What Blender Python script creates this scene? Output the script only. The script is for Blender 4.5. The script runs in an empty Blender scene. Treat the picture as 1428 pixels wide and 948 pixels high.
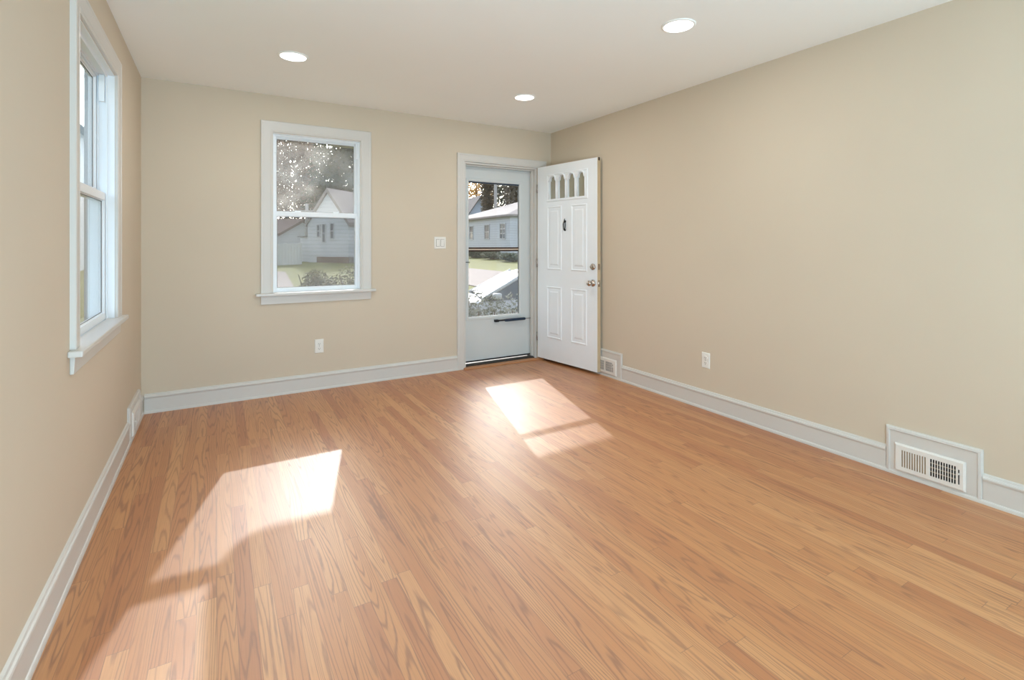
import bpy, bmesh, math, random
from mathutils import Vector, Matrix
random.seed(7)
S = bpy.context.scene
COL = S.collection
PI = math.pi

# ------------------------------------------------------------------ camera, sky, sun, exposure
F_PX, YAW, HOR, EYE = 696.815, 0.53371, 340.31, 1.231
cam_d = bpy.data.cameras.new('camera')
cam_d.sensor_width = 36.0
cam_d.lens = F_PX / 1428 * 36.0
cam_d.shift_y = -(474 - HOR) / 1428
cam_d.clip_start = 0.02
cam_d.clip_end = 500
cam = bpy.data.objects.new('camera', cam_d)
cam.location = (0, 0, EYE)
cam.rotation_euler = (PI / 2, 0, -YAW)
COL.objects.link(cam)
S.camera = cam

SUN_EL = math.atan2(0.48, 0.80)
SUN_AZ = math.atan2(0.279, 1.0)          # towards +X from +Y
W = bpy.data.worlds.new('sky')
S.world = W
W.use_nodes = True
wn = W.node_tree.nodes
sky = wn.new('ShaderNodeTexSky')
sky.sky_type = 'NISHITA'
sky.sun_disc = False
sky.sun_elevation = SUN_EL
sky.sun_rotation = SUN_AZ
sky.dust_density = 2.0
sky.air_density = 1.0
hs = wn.new('ShaderNodeHueSaturation')
hs.inputs['Saturation'].default_value = 0.5
W.node_tree.links.new(sky.outputs[0], hs.inputs['Color'])
W.node_tree.links.new(hs.outputs[0], wn['Background'].inputs[0])
wn['Background'].inputs[1].default_value = 0.74

sun_d = bpy.data.lights.new('sun', 'SUN')
sun_d.energy = 3.0
sun_d.angle = math.radians(0.6)
sun_d.color = (0.96, 0.98, 1.0)
sun = bpy.data.objects.new('sun', sun_d)
travel = Vector((-0.279 * 0.77, -0.77, -0.48)).normalized()
sun.rotation_euler = travel.to_track_quat('-Z', 'Y').to_euler()
sun.location = (4, 12, 9)
COL.objects.link(sun)

def area(name, loc, target, sx, sy, power, color):
    d = bpy.data.lights.new(name, 'AREA')
    d.shape = 'RECTANGLE'; d.size = sx; d.size_y = sy
    d.energy = power; d.color = color
    o = bpy.data.objects.new(name, d)
    o.location = loc
    o.rotation_euler = (Vector(target) - Vector(loc)).to_track_quat('-Z', 'Y').to_euler()
    COL.objects.link(o)
    return o
# unseen fill lamps added behind the camera to brighten the walls and ceiling
area('rear_fill', (0.15, -1.95, 1.25), (1.5, 3.0, 2.2), 1.1, 1.9, 8, (0.62, 0.87, 1.0))
area('side_fill', (2.95, -1.0, 1.45), (-0.4, 1.6, 1.3), 1.3, 1.4, 56, (0.48, 0.78, 1.0))
area('ceiling_fill', (0.2, -1.2, 0.45), (0.9, 2.6, 2.44), 1.1, 1.2, 108, (0.55, 0.83, 1.0))

S.view_settings.view_transform = 'Standard'
S.view_settings.look = 'None'
S.view_settings.gamma = 1.0
S.view_settings.use_curve_mapping = False
S.view_settings.exposure = -0.08
S.cycles.max_bounces = 14
S.cycles.diffuse_bounces = 8
S.cycles.transparent_max_bounces = 16
S.cycles.sample_clamp_indirect = 6.0
S.cycles.caustics_reflective = False
S.cycles.caustics_refractive = False
S.cycles.use_denoising = True

# ------------------------------------------------------------------ materials
def sr(r, g, b):
    f = lambda c: (c / 255 / 12.92) if c / 255 <= 0.04045 else ((c / 255 + 0.055) / 1.055) ** 2.4
    return (f(r), f(g), f(b), 1.0)

def mat(name, col, rough=0.5, metal=0.0, spec=0.5, noise=0.0, nscale=8.0, bump=0.0, bscale=60.0, stretch=None):
    m = bpy.data.materials.new(name); m.use_nodes = True
    nt = m.node_tree; p = nt.nodes['Principled BSDF']
    p.inputs['Roughness'].default_value = rough
    p.inputs['Metallic'].default_value = metal
    p.inputs['Specular IOR Level'].default_value = spec
    p.inputs['Base Color'].default_value = col
    tc = nt.nodes.new('ShaderNodeTexCoord')
    src = tc.outputs['Object']
    if stretch:
        mp = nt.nodes.new('ShaderNodeMapping'); mp.inputs['Scale'].default_value = stretch
        nt.links.new(src, mp.inputs[0]); src = mp.outputs[0]
    if noise:
        n = nt.nodes.new('ShaderNodeTexNoise'); n.inputs['Scale'].default_value = nscale; n.inputs['Detail'].default_value = 4
        nt.links.new(src, n.inputs['Vector'])
        r = nt.nodes.new('ShaderNodeValToRGB')
        r.color_ramp.elements[0].position = 0.3; r.color_ramp.elements[1].position = 0.7
        r.color_ramp.elements[0].color = tuple(c * (1 - noise) for c in col[:3]) + (1,)
        r.color_ramp.elements[1].color = tuple(min(1, c * (1 + noise)) for c in col[:3]) + (1,)
        nt.links.new(n.outputs['Fac'], r.inputs[0]); nt.links.new(r.outputs[0], p.inputs['Base Color'])
    if bump:
        n2 = nt.nodes.new('ShaderNodeTexNoise'); n2.inputs['Scale'].default_value = bscale; n2.inputs['Detail'].default_value = 3
        nt.links.new(src, n2.inputs['Vector'])
        b = nt.nodes.new('ShaderNodeBump'); b.inputs['Strength'].default_value = bump; b.inputs['Distance'].default_value = 0.002
        nt.links.new(n2.outputs['Fac'], b.inputs['Height']); nt.links.new(b.outputs[0], p.inputs['Normal'])
    return m

def glass_mat(name, dust=0.03, ior=1.45, tint=(0.95, 0.97, 0.97), dustcol=(0.8, 0.78, 0.74)):
    m = bpy.data.materials.new(name); m.use_nodes = True
    nt = m.node_tree; N = nt.nodes; Lk = nt.links
    for n in list(N):
        if n.type != 'OUTPUT_MATERIAL': N.remove(n)
    out = [n for n in N if n.type == 'OUTPUT_MATERIAL'][0]
    tr = N.new('ShaderNodeBsdfTransparent'); tr.inputs[0].default_value = (*tint, 1)
    gl = N.new('ShaderNodeBsdfGlossy'); gl.inputs['Roughness'].default_value = 0.02
    fr = N.new('ShaderNodeFresnel'); geo = N.new('ShaderNodeNewGeometry'); bi = N.new('ShaderNodeMapRange')
    bi.inputs[3].default_value = ior; bi.inputs[4].default_value = 1 / ior
    Lk.new(geo.outputs['Backfacing'], bi.inputs[0]); Lk.new(bi.outputs[0], fr.inputs[0])
    mx = N.new('ShaderNodeMixShader')
    Lk.new(fr.outputs[0], mx.inputs[0]); Lk.new(tr.outputs[0], mx.inputs[1]); Lk.new(gl.outputs[0], mx.inputs[2])
    tl = N.new('ShaderNodeBsdfTranslucent'); tl.inputs[0].default_value = (*dustcol, 1)
    mx2 = N.new('ShaderNodeMixShader')
    tc = N.new('ShaderNodeTexCoord'); ns = N.new('ShaderNodeTexNoise'); ns.inputs['Scale'].default_value = 6; ns.inputs['Detail'].default_value = 6
    mr = N.new('ShaderNodeMapRange'); mr.inputs[1].default_value = 0.35; mr.inputs[2].default_value = 0.7
    mr.inputs[3].default_value = dust * 0.5; mr.inputs[4].default_value = dust * 1.4
    Lk.new(tc.outputs['Object'], ns.inputs['Vector']); Lk.new(ns.outputs['Fac'], mr.inputs[0]); Lk.new(mr.outputs[0], mx2.inputs[0])
    Lk.new(mx.outputs[0], mx2.inputs[1]); Lk.new(tl.outputs[0], mx2.inputs[2])
    Lk.new(mx2.outputs[0], out.inputs[0])
    return m

def screen_mat(name):
    m = bpy.data.materials.new(name); m.use_nodes = True
    nt = m.node_tree; N = nt.nodes; Lk = nt.links
    for n in list(N):
        if n.type != 'OUTPUT_MATERIAL': N.remove(n)
    out = [n for n in N if n.type == 'OUTPUT_MATERIAL'][0]
    tr = N.new('ShaderNodeBsdfTransparent')
    df = N.new('ShaderNodeBsdfDiffuse'); df.inputs[0].default_value = (0.12, 0.12, 0.12, 1)
    tl = N.new('ShaderNodeBsdfTranslucent'); tl.inputs[0].default_value = (0.06, 0.06, 0.06, 1)
    a = N.new('ShaderNodeAddShader'); Lk.new(df.outputs[0], a.inputs[0]); Lk.new(tl.outputs[0], a.inputs[1])
    mx = N.new('ShaderNodeMixShader'); mx.inputs[0].default_value = 0.20
    Lk.new(tr.outputs[0], mx.inputs[1]); Lk.new(a.outputs[0], mx.inputs[2]); Lk.new(mx.outputs[0], out.inputs[0])
    return m

def emit_mat(name, col, st):
    m = bpy.data.materials.new(name); m.use_nodes = True
    p = m.node_tree.nodes['Principled BSDF']
    p.inputs['Base Color'].default_value = col
    p.inputs['Emission Color'].default_value = col
    p.inputs['Emission Strength'].default_value = st
    return m

def leaf_mat(name, c1, c2, scale=3.0, trans=0.35):
    m = bpy.data.materials.new(name); m.use_nodes = True
    nt = m.node_tree; N = nt.nodes; Lk = nt.links
    p = N['Principled BSDF']; p.inputs['Roughness'].default_value = 0.6; p.inputs['Specular IOR Level'].default_value = 0.25
    tc = N.new('ShaderNodeTexCoord'); n = N.new('ShaderNodeTexNoise'); n.inputs['Scale'].default_value = scale; n.inputs['Detail'].default_value = 5
    r = N.new('ShaderNodeValToRGB'); r.color_ramp.elements[0].position = 0.35; r.color_ramp.elements[1].position = 0.65
    r.color_ramp.elements[0].color = c1; r.color_ramp.elements[1].color = c2
    Lk.new(tc.outputs['Object'], n.inputs['Vector']); Lk.new(n.outputs['Fac'], r.inputs[0]); Lk.new(r.outputs[0], p.inputs['Base Color'])
    tl = N.new('ShaderNodeBsdfTranslucent'); Lk.new(r.outputs[0], tl.inputs[0])
    mx = N.new('ShaderNodeMixShader'); mx.inputs[0].default_value = trans
    Lk.new(p.outputs[0], mx.inputs[1]); Lk.new(tl.outputs[0], mx.inputs[2])
    out = [q for q in N if q.type == 'OUTPUT_MATERIAL'][0]; Lk.new(mx.outputs[0], out.inputs[0])
    return m

def oak_floor():
    m = bpy.data.materials.new('oak_strip_floor'); m.use_nodes = True
    nt = m.node_tree; N = nt.nodes; Lk = nt.links; p = N['Principled BSDF']
    def math_(op, a, b=None, c=None):
        n = N.new('ShaderNodeMath'); n.operation = op
        for i, v in enumerate((a, b, c)):
            if v is None: continue
            if isinstance(v, (int, float)): n.inputs[i].default_value = v
            else: Lk.new(v, n.inputs[i])
        return n.outputs[0]
    def comb(x, y, z):
        n = N.new('ShaderNodeCombineXYZ')
        for i, v in enumerate((x, y, z)):
            if isinstance(v, (int, float)): n.inputs[i].default_value = v
            else: Lk.new(v, n.inputs[i])
        return n.outputs[0]
    def white(v):
        n = N.new('ShaderNodeTexWhiteNoise'); n.noise_dimensions = '3D'; Lk.new(v, n.inputs['Vector']); return n
    def noise(v, detail, rough=0.5):
        n = N.new('ShaderNodeTexNoise'); n.inputs['Scale'].default_value = 1; n.inputs['Detail'].default_value = detail
        n.inputs['Roughness'].default_value = rough
        Lk.new(v, n.inputs['Vector']); return n.outputs['Fac']
    def mixc(fac, a, b, mode='MIX'):
        n = N.new('ShaderNodeMix'); n.data_type = 'RGBA'; n.blend_type = mode
        if isinstance(fac, (int, float)): n.inputs[0].default_value = fac
        else: Lk.new(fac, n.inputs[0])
        for i, v in ((6, a), (7, b)):
            if isinstance(v, tuple): n.inputs[i].default_value = v
            else: Lk.new(v, n.inputs[i])
        return n.outputs[2]
    def mrange(v, a, b, c, d):
        n = N.new('ShaderNodeMapRange'); Lk.new(v, n.inputs[0])
        for i, q in enumerate((a, b, c, d)): n.inputs[i + 1].default_value = q
        return n.outputs[0]
    tc = N.new('ShaderNodeTexCoord'); sp = N.new('ShaderNodeSeparateXYZ'); Lk.new(tc.outputs['Object'], sp.inputs[0])
    X, Y = sp.outputs[0], sp.outputs[1]
    wdt = 0.0572
    xi = math_('DIVIDE', X, wdt); strip = math_('FLOOR', xi); fx = math_('FRACT', xi)
    w1 = white(comb(strip, 3.1, 7.7)).outputs['Value']
    ln = math_('MULTIPLY_ADD', w1, 0.9, 0.9)
    w2 = white(comb(strip, 9.3, 1.7)).outputs['Value']
    yi = math_('DIVIDE', math_('MULTIPLY_ADD', w2, 5.0, Y), ln); plank = math_('FLOOR', yi); fy = math_('FRACT', yi)
    wp = white(comb(strip, plank, 2.0)); rnd = wp.outputs['Value']
    rs = N.new('ShaderNodeSeparateColor'); Lk.new(wp.outputs['Color'], rs.inputs[0])
    r1, r2, r3 = rs.outputs[0], rs.outputs[1], rs.outputs[2]
    ox = math_('MULTIPLY', r1, 40.0); oy = math_('MULTIPLY', r2, 60.0)
    # cathedral grain: contour lines of a noise stretched along the strip
    gx = math_('ADD', math_('MULTIPLY', X, 14.0), ox); gy = math_('ADD', math_('MULTIPLY', Y, 0.62), oy)
    base = noise(comb(gx, gy, math_('MULTIPLY', r3, 20.0)), 1.2, 0.4)
    wob = noise(comb(math_('MULTIPLY', X, 60.0), math_('MULTIPLY', Y, 9.0), 0.0), 2)
    bb = math_('MULTIPLY_ADD', wob, 0.028, base)
    rings = math_('SINE', math_('MULTIPLY', bb, 118.0))
    rings = mrange(rings, -0.1, 1.0, 0.0, 1.0)
    rings = math_('POWER', rings, 2.2)
    fib = noise(comb(math_('MULTIPLY', X, 420.0), math_('MULTIPLY', Y, 7.0), ox), 3, 0.6)
    pore = mrange(noise(comb(math_('MULTIPLY', X, 620.0), math_('MULTIPLY', Y, 16.0), oy), 2, 0.5), 0.56, 0.72, 0.0, 1.0)
    cr = N.new('ShaderNodeValToRGB'); Lk.new(rnd, cr.inputs[0])
    els = cr.color_ramp.elements
    els[0].position = 0.0; els[0].color = OAK[0]
    els[1].position = 1.0; els[1].color = OAK[3]
    e = els.new(0.18); e.color = OAK[1]
    e = els.new(0.62); e.color = OAK[2]
    c = cr.outputs[0]
    c = mixc(mrange(fib, 0.3, 0.7, 0.0, 0.26), c, OAK_D)
    c = mixc(math_('MULTIPLY', rings, math_('MULTIPLY_ADD', r3, 0.38, 0.30)), c, OAK_D)
    c = mixc(math_('MULTIPLY', math_('MULTIPLY', pore, rings), 0.45), c, sr(95, 55, 30))
    # seams
    sx = math_('LESS_THAN', math_('ABSOLUTE', math_('SUBTRACT', fx, 0.5)), 0.488)
    ey = math_('MULTIPLY', math_('MINIMUM', fy, math_('SUBTRACT', 1.0, fy)), ln)
    sy = math_('GREATER_THAN', ey, 0.0010)
    seam = math_('MULTIPLY', sx, sy)
    c = mixc(mrange(seam, 0, 1, 0.5, 0.0), c, sr(88, 50, 28))
    Lk.new(c, p.inputs['Base Color'])
    rg = math_('MULTIPLY_ADD', rings, 0.06, math_('MULTIPLY_ADD', fib, 0.12, 0.44))
    Lk.new(rg, p.inputs['Roughness'])
    p.inputs['Specular IOR Level'].default_value = 0.8
    p.inputs['Coat Weight'].default_value = 0.8
    p.inputs['Coat Roughness'].default_value = 0.48
    p.inputs['Coat IOR'].default_value = 1.75
    bmp = N.new('ShaderNodeBump'); bmp.inputs['Strength'].default_value = 0.25; bmp.inputs['Distance'].default_value = 0.0012
    hh = math_('SUBTRACT', math_('MULTIPLY', seam, 1.0), math_('MULTIPLY', rings, 0.22))
    Lk.new(hh, bmp.inputs['Height']); Lk.new(bmp.outputs[0], p.inputs['Normal'])
    return m

def siding(name, col, pitch=0.18, dark=0.72):
    m = bpy.data.materials.new(name); m.use_nodes = True
    nt = m.node_tree; N = nt.nodes; Lk = nt.links; p = N['Principled BSDF']; p.inputs['Roughness'].default_value = 0.6
    tc = N.new('ShaderNodeTexCoord'); sp = N.new('ShaderNodeSeparateXYZ'); Lk.new(tc.outputs['Object'], sp.inputs[0])
    d = N.new('ShaderNodeMath'); d.operation = 'DIVIDE'; d.inputs[1].default_value = pitch; Lk.new(sp.outputs[2], d.inputs[0])
    f = N.new('ShaderNodeMath'); f.operation = 'FRACT'; Lk.new(d.outputs[0], f.inputs[0])
    r = N.new('ShaderNodeValToRGB'); r.color_ramp.elements[0].position = 0.0; r.color_ramp.elements[1].position = 0.22
    r.color_ramp.elements[0].color = tuple(c * dark for c in col[:3]) + (1,); r.color_ramp.elements[1].color = col
    Lk.new(f.outputs[0], r.inputs[0]); Lk.new(r.outputs[0], p.inputs['Base Color'])
    b = N.new('ShaderNodeBump'); b.inputs['Distance'].default_value = 0.02; Lk.new(f.outputs[0], b.inputs['Height']); Lk.new(b.outputs[0], p.inputs['Normal'])
    return m

OAK = [sr(180, 110, 56), sr(190, 122, 66), sr(199, 134, 76), sr(208, 148, 92)]
OAK_D = sr(124, 68, 32)
M = {}
M['wall'] = mat('beige_wall_paint', sr(208, 195, 176), 0.75, spec=0.2, noise=0.015, nscale=1.5, bump=0.05, bscale=220)
M['ceil'] = mat('ceiling_paint', sr(246, 249, 247), 0.85, spec=0.1, noise=0.01, nscale=1.0, bump=0.04, bscale=160)
M['trim'] = mat('white_trim_paint', sr(209, 206, 201), 0.35, noise=0.01, nscale=3)
M['vinyl'] = mat('white_vinyl', sr(236, 240, 244), 0.4, noise=0.01, nscale=4)
M['door'] = mat('white_door_paint', sr(236, 241, 246), 0.38, noise=0.012, nscale=5)
M['edge'] = mat('bare_beige_door_edge', sr(206, 184, 150), 0.6, noise=0.05, nscale=30, stretch=(3, 3, 0.3))
M['storm'] = mat('storm_door_enamel', sr(206, 210, 210), 0.4, noise=0.012, nscale=5)
M['floor'] = oak_floor()
M['glass'] = glass_mat('dusty_window_glass', 0.10)
M['glassl'] = glass_mat('lower_window_glass', 0.025)
M['cleanglass'] = glass_mat('door_glass', 0.015)
M['frosted'] = mat('frosted_light_glass', sr(150, 146, 128), 0.12, noise=0.06, nscale=6)
M['sideglass'] = glass_mat('coated_side_glass', 0.01, 1.3)
M['screen'] = screen_mat('insect_screen_mesh')
M['gasket'] = mat('dark_gasket', sr(40, 36, 36), 0.5, noise=0.05)
M['bronze'] = mat('dark_bronze_rail', sr(60, 42, 34), 0.4, metal=0.3, noise=0.05)
M['railwhite'] = mat('pale_rail', sr(214, 196, 178), 0.4, noise=0.03)
M['navy'] = mat('navy_closer_tube', sr(44, 58, 78), 0.3, metal=0.5, noise=0.05)
M['steel'] = mat('brushed_steel', sr(150, 148, 145), 0.3, metal=0.9, noise=0.05)
M['nickel'] = mat('satin_nickel', sr(190, 178, 168), 0.22, metal=1.0, noise=0.04)
M['black'] = mat('black_iron', sr(34, 32, 34), 0.45, metal=0.4, noise=0.05)
M['thresh'] = mat('dark_threshold', sr(70, 66, 62), 0.4, metal=0.5, noise=0.1)
M['reducer'] = mat('oak_reducer', sr(186, 132, 90), 0.4, noise=0.08, nscale=20, stretch=(0.2, 4, 4))
M['plate'] = mat('white_plate_plastic', sr(232, 230, 224), 0.35, noise=0.01)
M['slot'] = mat('slot_dark', sr(60, 56, 54), 0.6, noise=0.05)
M['register'] = mat('white_register_enamel', sr(226, 222, 216), 0.4, noise=0.01)
M['damper'] = mat('beige_damper', sr(186, 166, 140), 0.5, noise=0.04)
M['duct'] = mat('dark_duct', sr(32, 26, 26), 0.7, noise=0.1)
M['lamp'] = emit_mat('downlight_lens', (1.0, 0.98, 0.95, 1), 3.0)
M['concrete'] = mat('painted_concrete', sr(144, 143, 139), 0.8, noise=0.06, nscale=6)
M['ext_own'] = siding('own_siding', sr(220, 222, 222))
M['sid_white'] = siding('white_siding', sr(190, 191, 195), 0.2)
M['sid_grey'] = siding('pale_grey_siding', sr(189, 191, 198), 0.16)
M['sid_blue'] = siding('blue_grey_siding', sr(173, 185, 211), 0.22)
M['sid_near'] = siding('neighbour_siding', sr(226, 232, 242), 0.2, 0.85)
M['roof_pink'] = mat('pinkish_shingles', sr(133, 123, 118), 0.9, noise=0.14, nscale=3, stretch=(1, 1, 6))
M['roof_brown'] = mat('brown_shingles', sr(105, 82, 73), 0.9, noise=0.2, nscale=3, stretch=(1, 1, 6))
M['roof_grey'] = mat('grey_shingles', sr(77, 70, 73), 0.9, noise=0.2, nscale=3, stretch=(1, 1, 6))
M['brick'] = mat('brick_foundation', sr(98, 73, 57), 0.9, noise=0.25, nscale=14, stretch=(1, 1, 3))
M['winframe'] = mat('outside_window_frame', sr(165, 165, 167), 0.5, noise=0.01)
M['winpane'] = mat('dark_outside_pane', sr(78, 80, 88), 0.15, noise=0.2, nscale=2)
M['chim'] = mat('dark_chimney_brick', sr(43, 40, 45), 0.8, noise=0.3, nscale=9)
M['pole'] = mat('weathered_pole', sr(137, 133, 129), 0.8, noise=0.1, nscale=2, stretch=(4, 4, 0.3))
M['bark'] = mat('bark', sr(92, 76, 66), 0.9, noise=0.3, nscale=4, stretch=(3, 3, 0.5))
M['lawn'] = mat('lawn_grass', sr(98, 96, 31), 0.9, noise=0.25, nscale=2.5, bump=0.4, bscale=30)
M['drive'] = mat('pale_driveway', sr(123, 109, 102), 0.85, noise=0.08, nscale=3)
M['street'] = mat('street_asphalt', sr(150, 145, 142), 0.9, noise=0.1, nscale=3)
M['fence'] = mat('white_fence_boards', sr(173, 173, 168), 0.7, noise=0.05, nscale=6, stretch=(6, 6, 0.4))
M['carpaint'] = mat('white_car_paint', sr(162, 164, 167), 0.2, noise=0.005)
M['carglass'] = mat('car_glass', sr(70, 74, 78), 0.05, noise=0.15, nscale=6)
M['windscreen'] = mat('windscreen_glass', sr(132, 140, 147), 0.06, noise=0.1, nscale=3)
M['tyre'] = mat('tyre_rubber', sr(30, 30, 32), 0.8, noise=0.1)
M['lens'] = mat('headlight_lens', sr(220, 224, 228), 0.1, noise=0.03)
M['lf_brown'] = leaf_mat('brown_grey_leaves', sr(84, 62, 50), sr(136, 112, 98), 1.5)
M['lf_green'] = leaf_mat('dark_green_leaves', sr(24, 32, 20), sr(64, 66, 38), 1.5)
M['lf_olive'] = leaf_mat('olive_brown_leaves', sr(50, 40, 28), sr(92, 76, 54), 1.5)
M['lf_gold'] = leaf_mat('golden_leaves', sr(172, 122, 50), sr(212, 176, 100), 1.5, 0.4)
M['lf_grey'] = leaf_mat('grey_green_leaves', sr(66, 73, 58), sr(137, 139, 129), 9)
M['lf_shrub'] = leaf_mat('shrub_leaves', sr(64, 57, 40), sr(119, 112, 88), 6)
M['lf_hedge'] = leaf_mat('lawn_shrub_leaves', sr(56, 70, 45), sr(105, 105, 84), 2)

# ------------------------------------------------------------------ helpers
class MB:
    """collects shapes into one mesh"""
    def __init__(self, xf=None):
        self.bm = bmesh.new(); self.xf = xf
    def _p(self, p): return Vector(self.xf(*p)) if self.xf else Vector(p)
    def hexa(self, c, bev=0.0):
        vs = [self.bm.verts.new(self._p(p)) for p in c]
        fs = [self.bm.faces.new([vs[i] for i in f]) for f in ((0, 1, 2, 3), (7, 6, 5, 4), (0, 4, 5, 1), (1, 5, 6, 2), (2, 6, 7, 3), (3, 7, 4, 0))]
        if bev:
            es = list({e for f in fs for e in f.edges})
            bmesh.ops.bevel(self.bm, geom=es, offset=bev, segments=2, affect='EDGES', profile=0.6)
        return self
    def box(self, x0, x1, y0, y1, z0, z1, bev=0.0):
        return self.hexa([(x0, y0, z0), (x1, y0, z0), (x1, y1, z0), (x0, y1, z0), (x0, y0, z1), (x1, y0, z1), (x1, y1, z1), (x0, y1, z1)], bev)
    def prism(self, ring_a, ring_b):
        """closed solid between two polygons with the same number of points"""
        a = [self.bm.verts.new(self._p(p)) for p in ring_a]; b = [self.bm.verts.new(self._p(p)) for p in ring_b]
        n = len(a)
        self.bm.faces.new(a); self.bm.faces.new(b[::-1])
        for i in range(n): self.bm.faces.new((a[i], b[i], b[(i + 1) % n], a[(i + 1) % n]))
        return self
    def rings(self, rings, cap=True):
        R = [[self.bm.verts.new(self._p(p)) for p in r] for r in rings]
        n = len(R[0])
        for j in range(len(R) - 1):
            for i in range(n): self.bm.faces.new((R[j][i], R[j][(i + 1) % n], R[j + 1][(i + 1) % n], R[j + 1][i]))
        if cap:
            self.bm.faces.new(R[0][::-1]); self.bm.faces.new(R[-1])
        return self
    def lathe(self, origin, axis, prof, seg=24):
        """prof: (distance along axis, radius)"""
        o = Vector(origin); ax = Vector(axis).normalized()
        u = ax.orthogonal().normalized(); v = ax.cross(u)
        return self.rings([[tuple(o + ax * t + (u * math.cos(2 * PI * i / seg) + v * math.sin(2 * PI * i / seg)) * max(r, 1e-5)) for i in range(seg)] for t, r in prof])
    def tube(self, pts, r, seg=10):
        pts = [Vector(p) for p in pts]; rr = r if isinstance(r, (list, tuple)) else [r] * len(pts)
        R = []
        for k, p in enumerate(pts):
            d = (pts[min(k + 1, len(pts) - 1)] - pts[max(k - 1, 0)]).normalized()
            u = d.orthogonal().normalized() if abs(d.z) > 0.9 else Vector((0, 0, 1)).cross(d).normalized()
            v = d.cross(u)
            R.append([tuple(p + (u * math.cos(2 * PI * i / seg) + v * math.sin(2 * PI * i / seg)) * rr[k]) for i in range(seg)])
        return self.rings(R)
    def frame(self, a0, a1, b0, b1, prof, bottom=True):
        """mitred frame round a rectangle; prof: (inset from the outer edge, height). bottom=False leaves legs open at b0"""
        corners = lambda t: ([(a0 + t, b0 + t), (a0 + t, b1 - t), (a1 - t, b1 - t), (a1 - t, b0 + t)] if bottom else [(a0 + t, b0), (a0 + t, b1 - t), (a1 - t, b1 - t), (a1 - t, b0)])
        P = [[self.bm.verts.new(self._p((a, b, h))) for a, b in corners(t)] for t, h in prof]
        n = len(P)
        segs = ((0, 1), (1, 2), (2, 3), (3, 0)) if bottom else ((0, 1), (1, 2), (2, 3))
        for i, j in segs:
            for k in range(n):
                kk = (k + 1) % n
                self.bm.faces.new((P[k][i], P[k][j], P[kk][j], P[kk][i]))
        if not bottom:
            self.bm.faces.new([P[k][0] for k in range(n)]); self.bm.faces.new([P[k][3] for k in range(n)][::-1])
        return self
    def build(self, name, material, parent=None, smooth=False):
        bm = self.bm
        bmesh.ops.recalc_face_normals(bm, faces=bm.faces)
        me = bpy.data.meshes.new(name); bm.to_mesh(me); bm.free()
        if smooth:
            for p in me.polygons: p.use_smooth = True
        me.materials.append(material)
        o = bpy.data.objects.new(name, me); COL.objects.link(o)
        if parent:
            o.parent = parent
            par, off = parent, Vector((0, 0, 0))
            while par: off += par.location; par = par.parent
            o.location = -off                       # geometry is written in room coordinates
        return o

def tag(o, label, cat, group=None, kind=None):
    o['label'] = label; o['category'] = cat
    if group: o['group'] = group
    if kind: o['kind'] = kind
    return o

def thing(name, label, cat, loc, group=None, kind=None):
    o = bpy.data.objects.new(name, None); o.empty_display_size = 0.1; o.location = loc
    COL.objects.link(o)
    return tag(o, label, cat, group, kind)

def dup(root, delta, label=None):
    r = root.copy(); COL.objects.link(r); r.location = root.location + Vector(delta)
    if label: r['label'] = label
    for ch in root.children:
        c = ch.copy(); COL.objects.link(c); c.parent = r
        for g in ch.children:
            d = g.copy(); COL.objects.link(d); d.parent = c
    return r

def wall_cells(b, u0, u1, z0, z1, holes, t0, t1, put):
    us = sorted({u0, u1} | {h[0] for h in holes} | {h[1] for h in holes})
    zs = sorted({z0, z1} | {h[2] for h in holes} | {h[3] for h in holes})
    for i in range(len(us) - 1):
        for j in range(len(zs) - 1):
            um, zm = (us[i] + us[i + 1]) / 2, (zs[j] + zs[j + 1]) / 2
            if any(h[0] < um < h[1] and h[2] < zm < h[3] for h in holes): continue
            put(b, us[i], us[i + 1], t0, t1, zs[j], zs[j + 1])

# ------------------------------------------------------------------ room shell
XL, XR, YB, YF, CH = -0.472, 3.143, 4.483, -2.2, 2.44
WT = 0.17
W1 = (0.392, 1.092, 0.800, 2.135)      # back window opening  x0 x1 z0 z1
W2 = (2.530, 3.400, 0.800, 2.135)      # left window opening  y0 y1 z0 z1
D1 = (2.100, 2.955, 0.0, 2.045)        # doorway              x0 x1 z0 z1

b = MB(); b.box(XL - WT, XR + WT, YF - WT, YB + WT, -0.12, 0)
tag(b.build('floor', M['floor']), 'glossy natural oak strip floor with two patches of sunlight', 'floor', kind='structure')
b = MB(); b.box(XL - WT, XR + WT, YF - WT, YB + WT, CH, CH + 0.15)
tag(b.build('ceiling', M['ceil']), 'flat off-white painted ceiling over the empty room', 'ceiling', kind='structure')
b = MB(); wall_cells(b, XL - WT, XR + WT, 0, CH, [W1, D1], YB, YB + WT, lambda b, u0, u1, t0, t1, z0, z1: b.box(u0, u1, t0, t1, z0, z1))
tag(b.build('wall_back', M['wall']), 'beige wall with the smaller window and the doorway', 'wall', kind='structure')
b = MB(); wall_cells(b, YF, YB, 0, CH, [W2], XL - 0.108, XL, lambda b, u0, u1, t0, t1, z0, z1: b.box(t0, t1, u0, u1, z0, z1))
tag(b.build('wall_left', M['wall']), 'cream beige wall holding the window seen edge-on', 'wall', kind='structure')
b = MB(); b.box(XR, XR + WT, YF, YB, 0, CH)
tag(b.build('wall_right', M['wall']), 'long blank beige wall with one outlet and two floor registers', 'wall', kind='structure')
b = MB(); b.box(XL - WT, XR + WT, YF - WT, YF, 0, CH)
tag(b.build('wall_rear', M['wall']), 'beige wall behind the camera closing the room', 'wall', kind='structure')

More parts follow.
